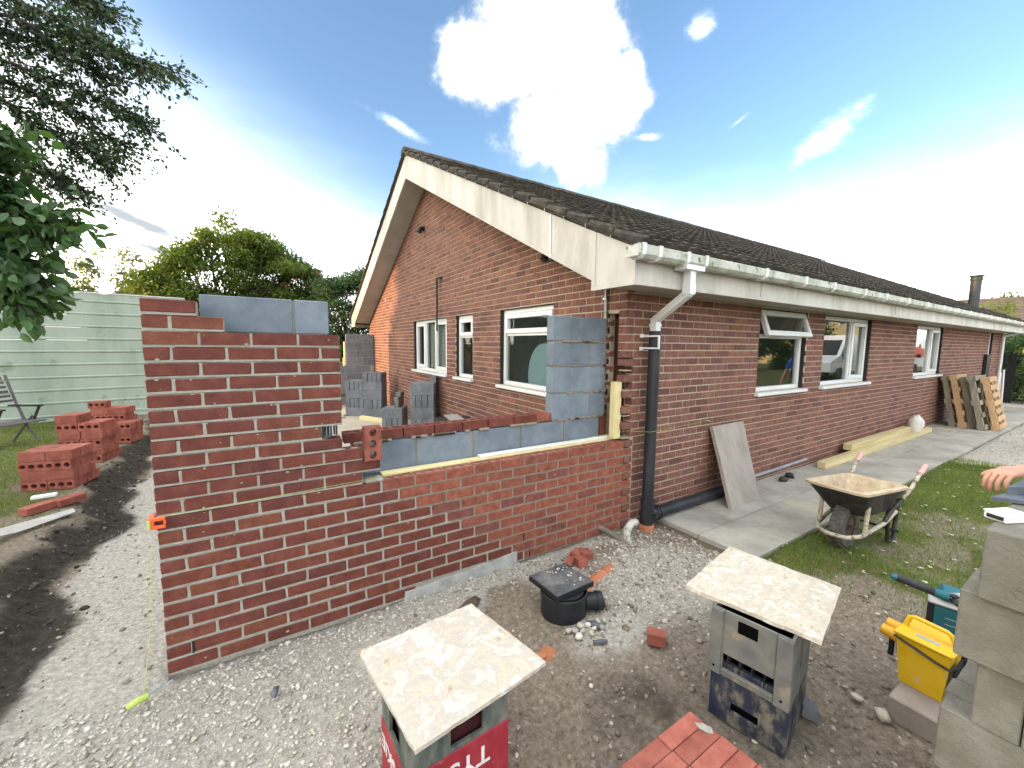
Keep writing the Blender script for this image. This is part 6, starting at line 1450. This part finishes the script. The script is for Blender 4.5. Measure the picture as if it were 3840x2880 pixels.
def person(label, base, rz, armL, armR, group=None, lean=.0, hair=m_hair):
    """armX: list of local points shoulder -> elbow -> wrist, then (fwd, side, down, curl) of the hand"""
    root = empty('person', base, label, 'person', group, rz=rz); s = Sk()
    pel = s.p((0, 0, .95), (.115, .085)); sp = s.chain(pel, ((0, lean*.4, 1.15), (.105, .08)), ((0, lean*.8, 1.36), (.12, .08)))
    nk = s.chain(sp, ((0, lean*1.0, 1.49), .062), ((0, lean*1.05+.01, 1.56), .055)); hd_ = s.chain(nk, ((0, lean*1.1+.02, 1.62), (.068, .078)), ((0, lean*1.1+.02, 1.70), (.076, .092)), ((0, lean*1.1+.01, 1.765), (.060, .075)))
    for sx in (-1, 1): s.chain(pel, ((sx*.09, 0, .86), (.068, .068)), ((sx*.10, .015, .52), .052), ((sx*.11, -.005, .30), .055), ((sx*.11, -.01, .09), .040), ((sx*.115, .10, .04), (.038, .03)), ((sx*.12, .17, .03), (.034, .022)))
    for sx, A in ((-1, armL), (1, armR)):
        sh = s.p((sx*.18, lean*.9, 1.42), .048, sp); el = s.chain(sh, (Vector((sx*.19, lean*.9, 1.42)).lerp(Vector(A[0]), .5), .043), (A[0], .040)); wm = Vector(A[0]).lerp(Vector(A[1]), .35); wr = s.chain(el, (wm, .045), (A[1], (.029, .024))); hand(s, A[1], wr, *A[2])
    link('body', skin_mesh('body', s.v, s.e, s.r, m_skin, pel), root)
    t = Sk(); a = t.p((0, 0, .86), (.165, .125)); b = t.chain(a, ((0, lean*.2, 1.0), (.160, .122)), ((0, lean*.4, 1.15), (.158, .122)), ((0, lean*.8, 1.34), (.185, .128))); t.chain(b, ((0, lean*.95, 1.45), (.095, .085)))
    for sx, A in ((-1, armL), (1, armR)): S_h = Vector((sx*.19, lean*.9, 1.42)); t.chain(b, (S_h, .076), (S_h.lerp(Vector(A[0]), .45), .066), (S_h.lerp(Vector(A[0]), .78), .064))
    link('shirt', skin_mesh('shirt', t.v, t.e, t.r, m_blueshirt, a), root)
    u = Sk(); a = u.p((0, 0, .93), (.125, .105))
    for sx in (-1, 1): u.chain(a, ((sx*.09, 0, .80), .100), ((sx*.10, .015, .50), .078), ((sx*.11, -.005, .28), .072), ((sx*.11, -.01, .09), .066))
    link('trousers', skin_mesh('trousers', u.v, u.e, u.r, m_navy, a), root)
    f = MB(); hz = Vector((0, lean*1.1+.02, 1.70))
    for sx in (-1, 1): f.bbox((sx*.115-.045, -.07, 0), (sx*.115+.045, .20, .085), .025)
    f.build('boots', m_barblack, root, smooth=60)
    h = MB().lathe([(.0, .112), (.045, .104), (.075, .075), (.088, .03), (.086, -.02), (.07, -.06)], 18, 0, T(hz.x, hz.y-.018, hz.z+.012) @ Matrix.Scale(1.12, 4, (0, 1, 0))); h.build('hair', hair, root, smooth=60)
    fc = MB()
    for sx in (-1, 1): fc.lathe([(0, .003), (.006, .002), (.009, 0), (0, -.003)], 10, 0, T(sx*.030, hz.y+.080, hz.z-.005) @ RX(R_(-90)))
    fc.build('eyes', m_wood, root)
    MB().prism([(-.014, hz.y+.088, hz.z-.045), (.014, hz.y+.088, hz.z-.045), (0, hz.y+.112, hz.z-.04), (0, hz.y+.088, hz.z+.01)], (0, -.015, 0)).build('nose', m_skin, root, smooth=60)
    MB().bbox((-.026, hz.y+.074, hz.z-.078), (.026, hz.y+.088, hz.z-.068), .004).build('mouth', m_pink, root)
    for sx in (-1, 1): MB().lathe([(0, .008), (.020, .006), (.026, 0), (0, -.004)], 10, 0, T(sx*.082, hz.y-.005, hz.z-.02) @ RY(R_(90*sx)) @ Matrix.Scale(1.3, 4, (1, 0, 0))).build('ear', m_skin, root, smooth=60)
    return root
# leaning on the block stack: stands beyond its far end, right arm forward, knuckles over the edge
pb = Vector((3.52, -2.72, -.02)); prz = R_(64)      # local +y faces the stack
Pi = (T(*pb) @ RZ(prz)).inverted()
loc = lambda p: tuple(Pi @ Vector(p)); ldir = lambda d: tuple(Pi.to_3x3() @ Vector(d))
person('person in a blue T-shirt resting a hand on the concrete block stack', pb, prz, ((-.27, .06, 1.14), (-.25, .22, .95), ((0, .2, -1), (1, 0, 0), (0, 1, .2), .4)),
       (loc((3.30, -2.47, 1.285)), loc((3.02, -2.345, 1.282)), (ldir((-.95, .30, -.06)), ldir((.28, .95, -.05)), ldir((-.1, -.05, -1)), 1.25, .97)), lean=.06)
person('person in blue top and navy trousers walking up the path', (11.6, -1.86, .02), R_(100), ((-.27, .05, 1.13), (-.26, .20, .90), ((0, .2, -1), (1, 0, 0), (0, 1, .2), .5)), ((.27, .05, 1.13), (.26, .20, .90), ((0, .2, -1), (-1, 0, 0), (0, 1, .2), .5)))
MB().bbox((17.55, -.075, 1.02), (17.93, -.003, 1.62), .008).build('meter_box', m_black, house, M=HI)
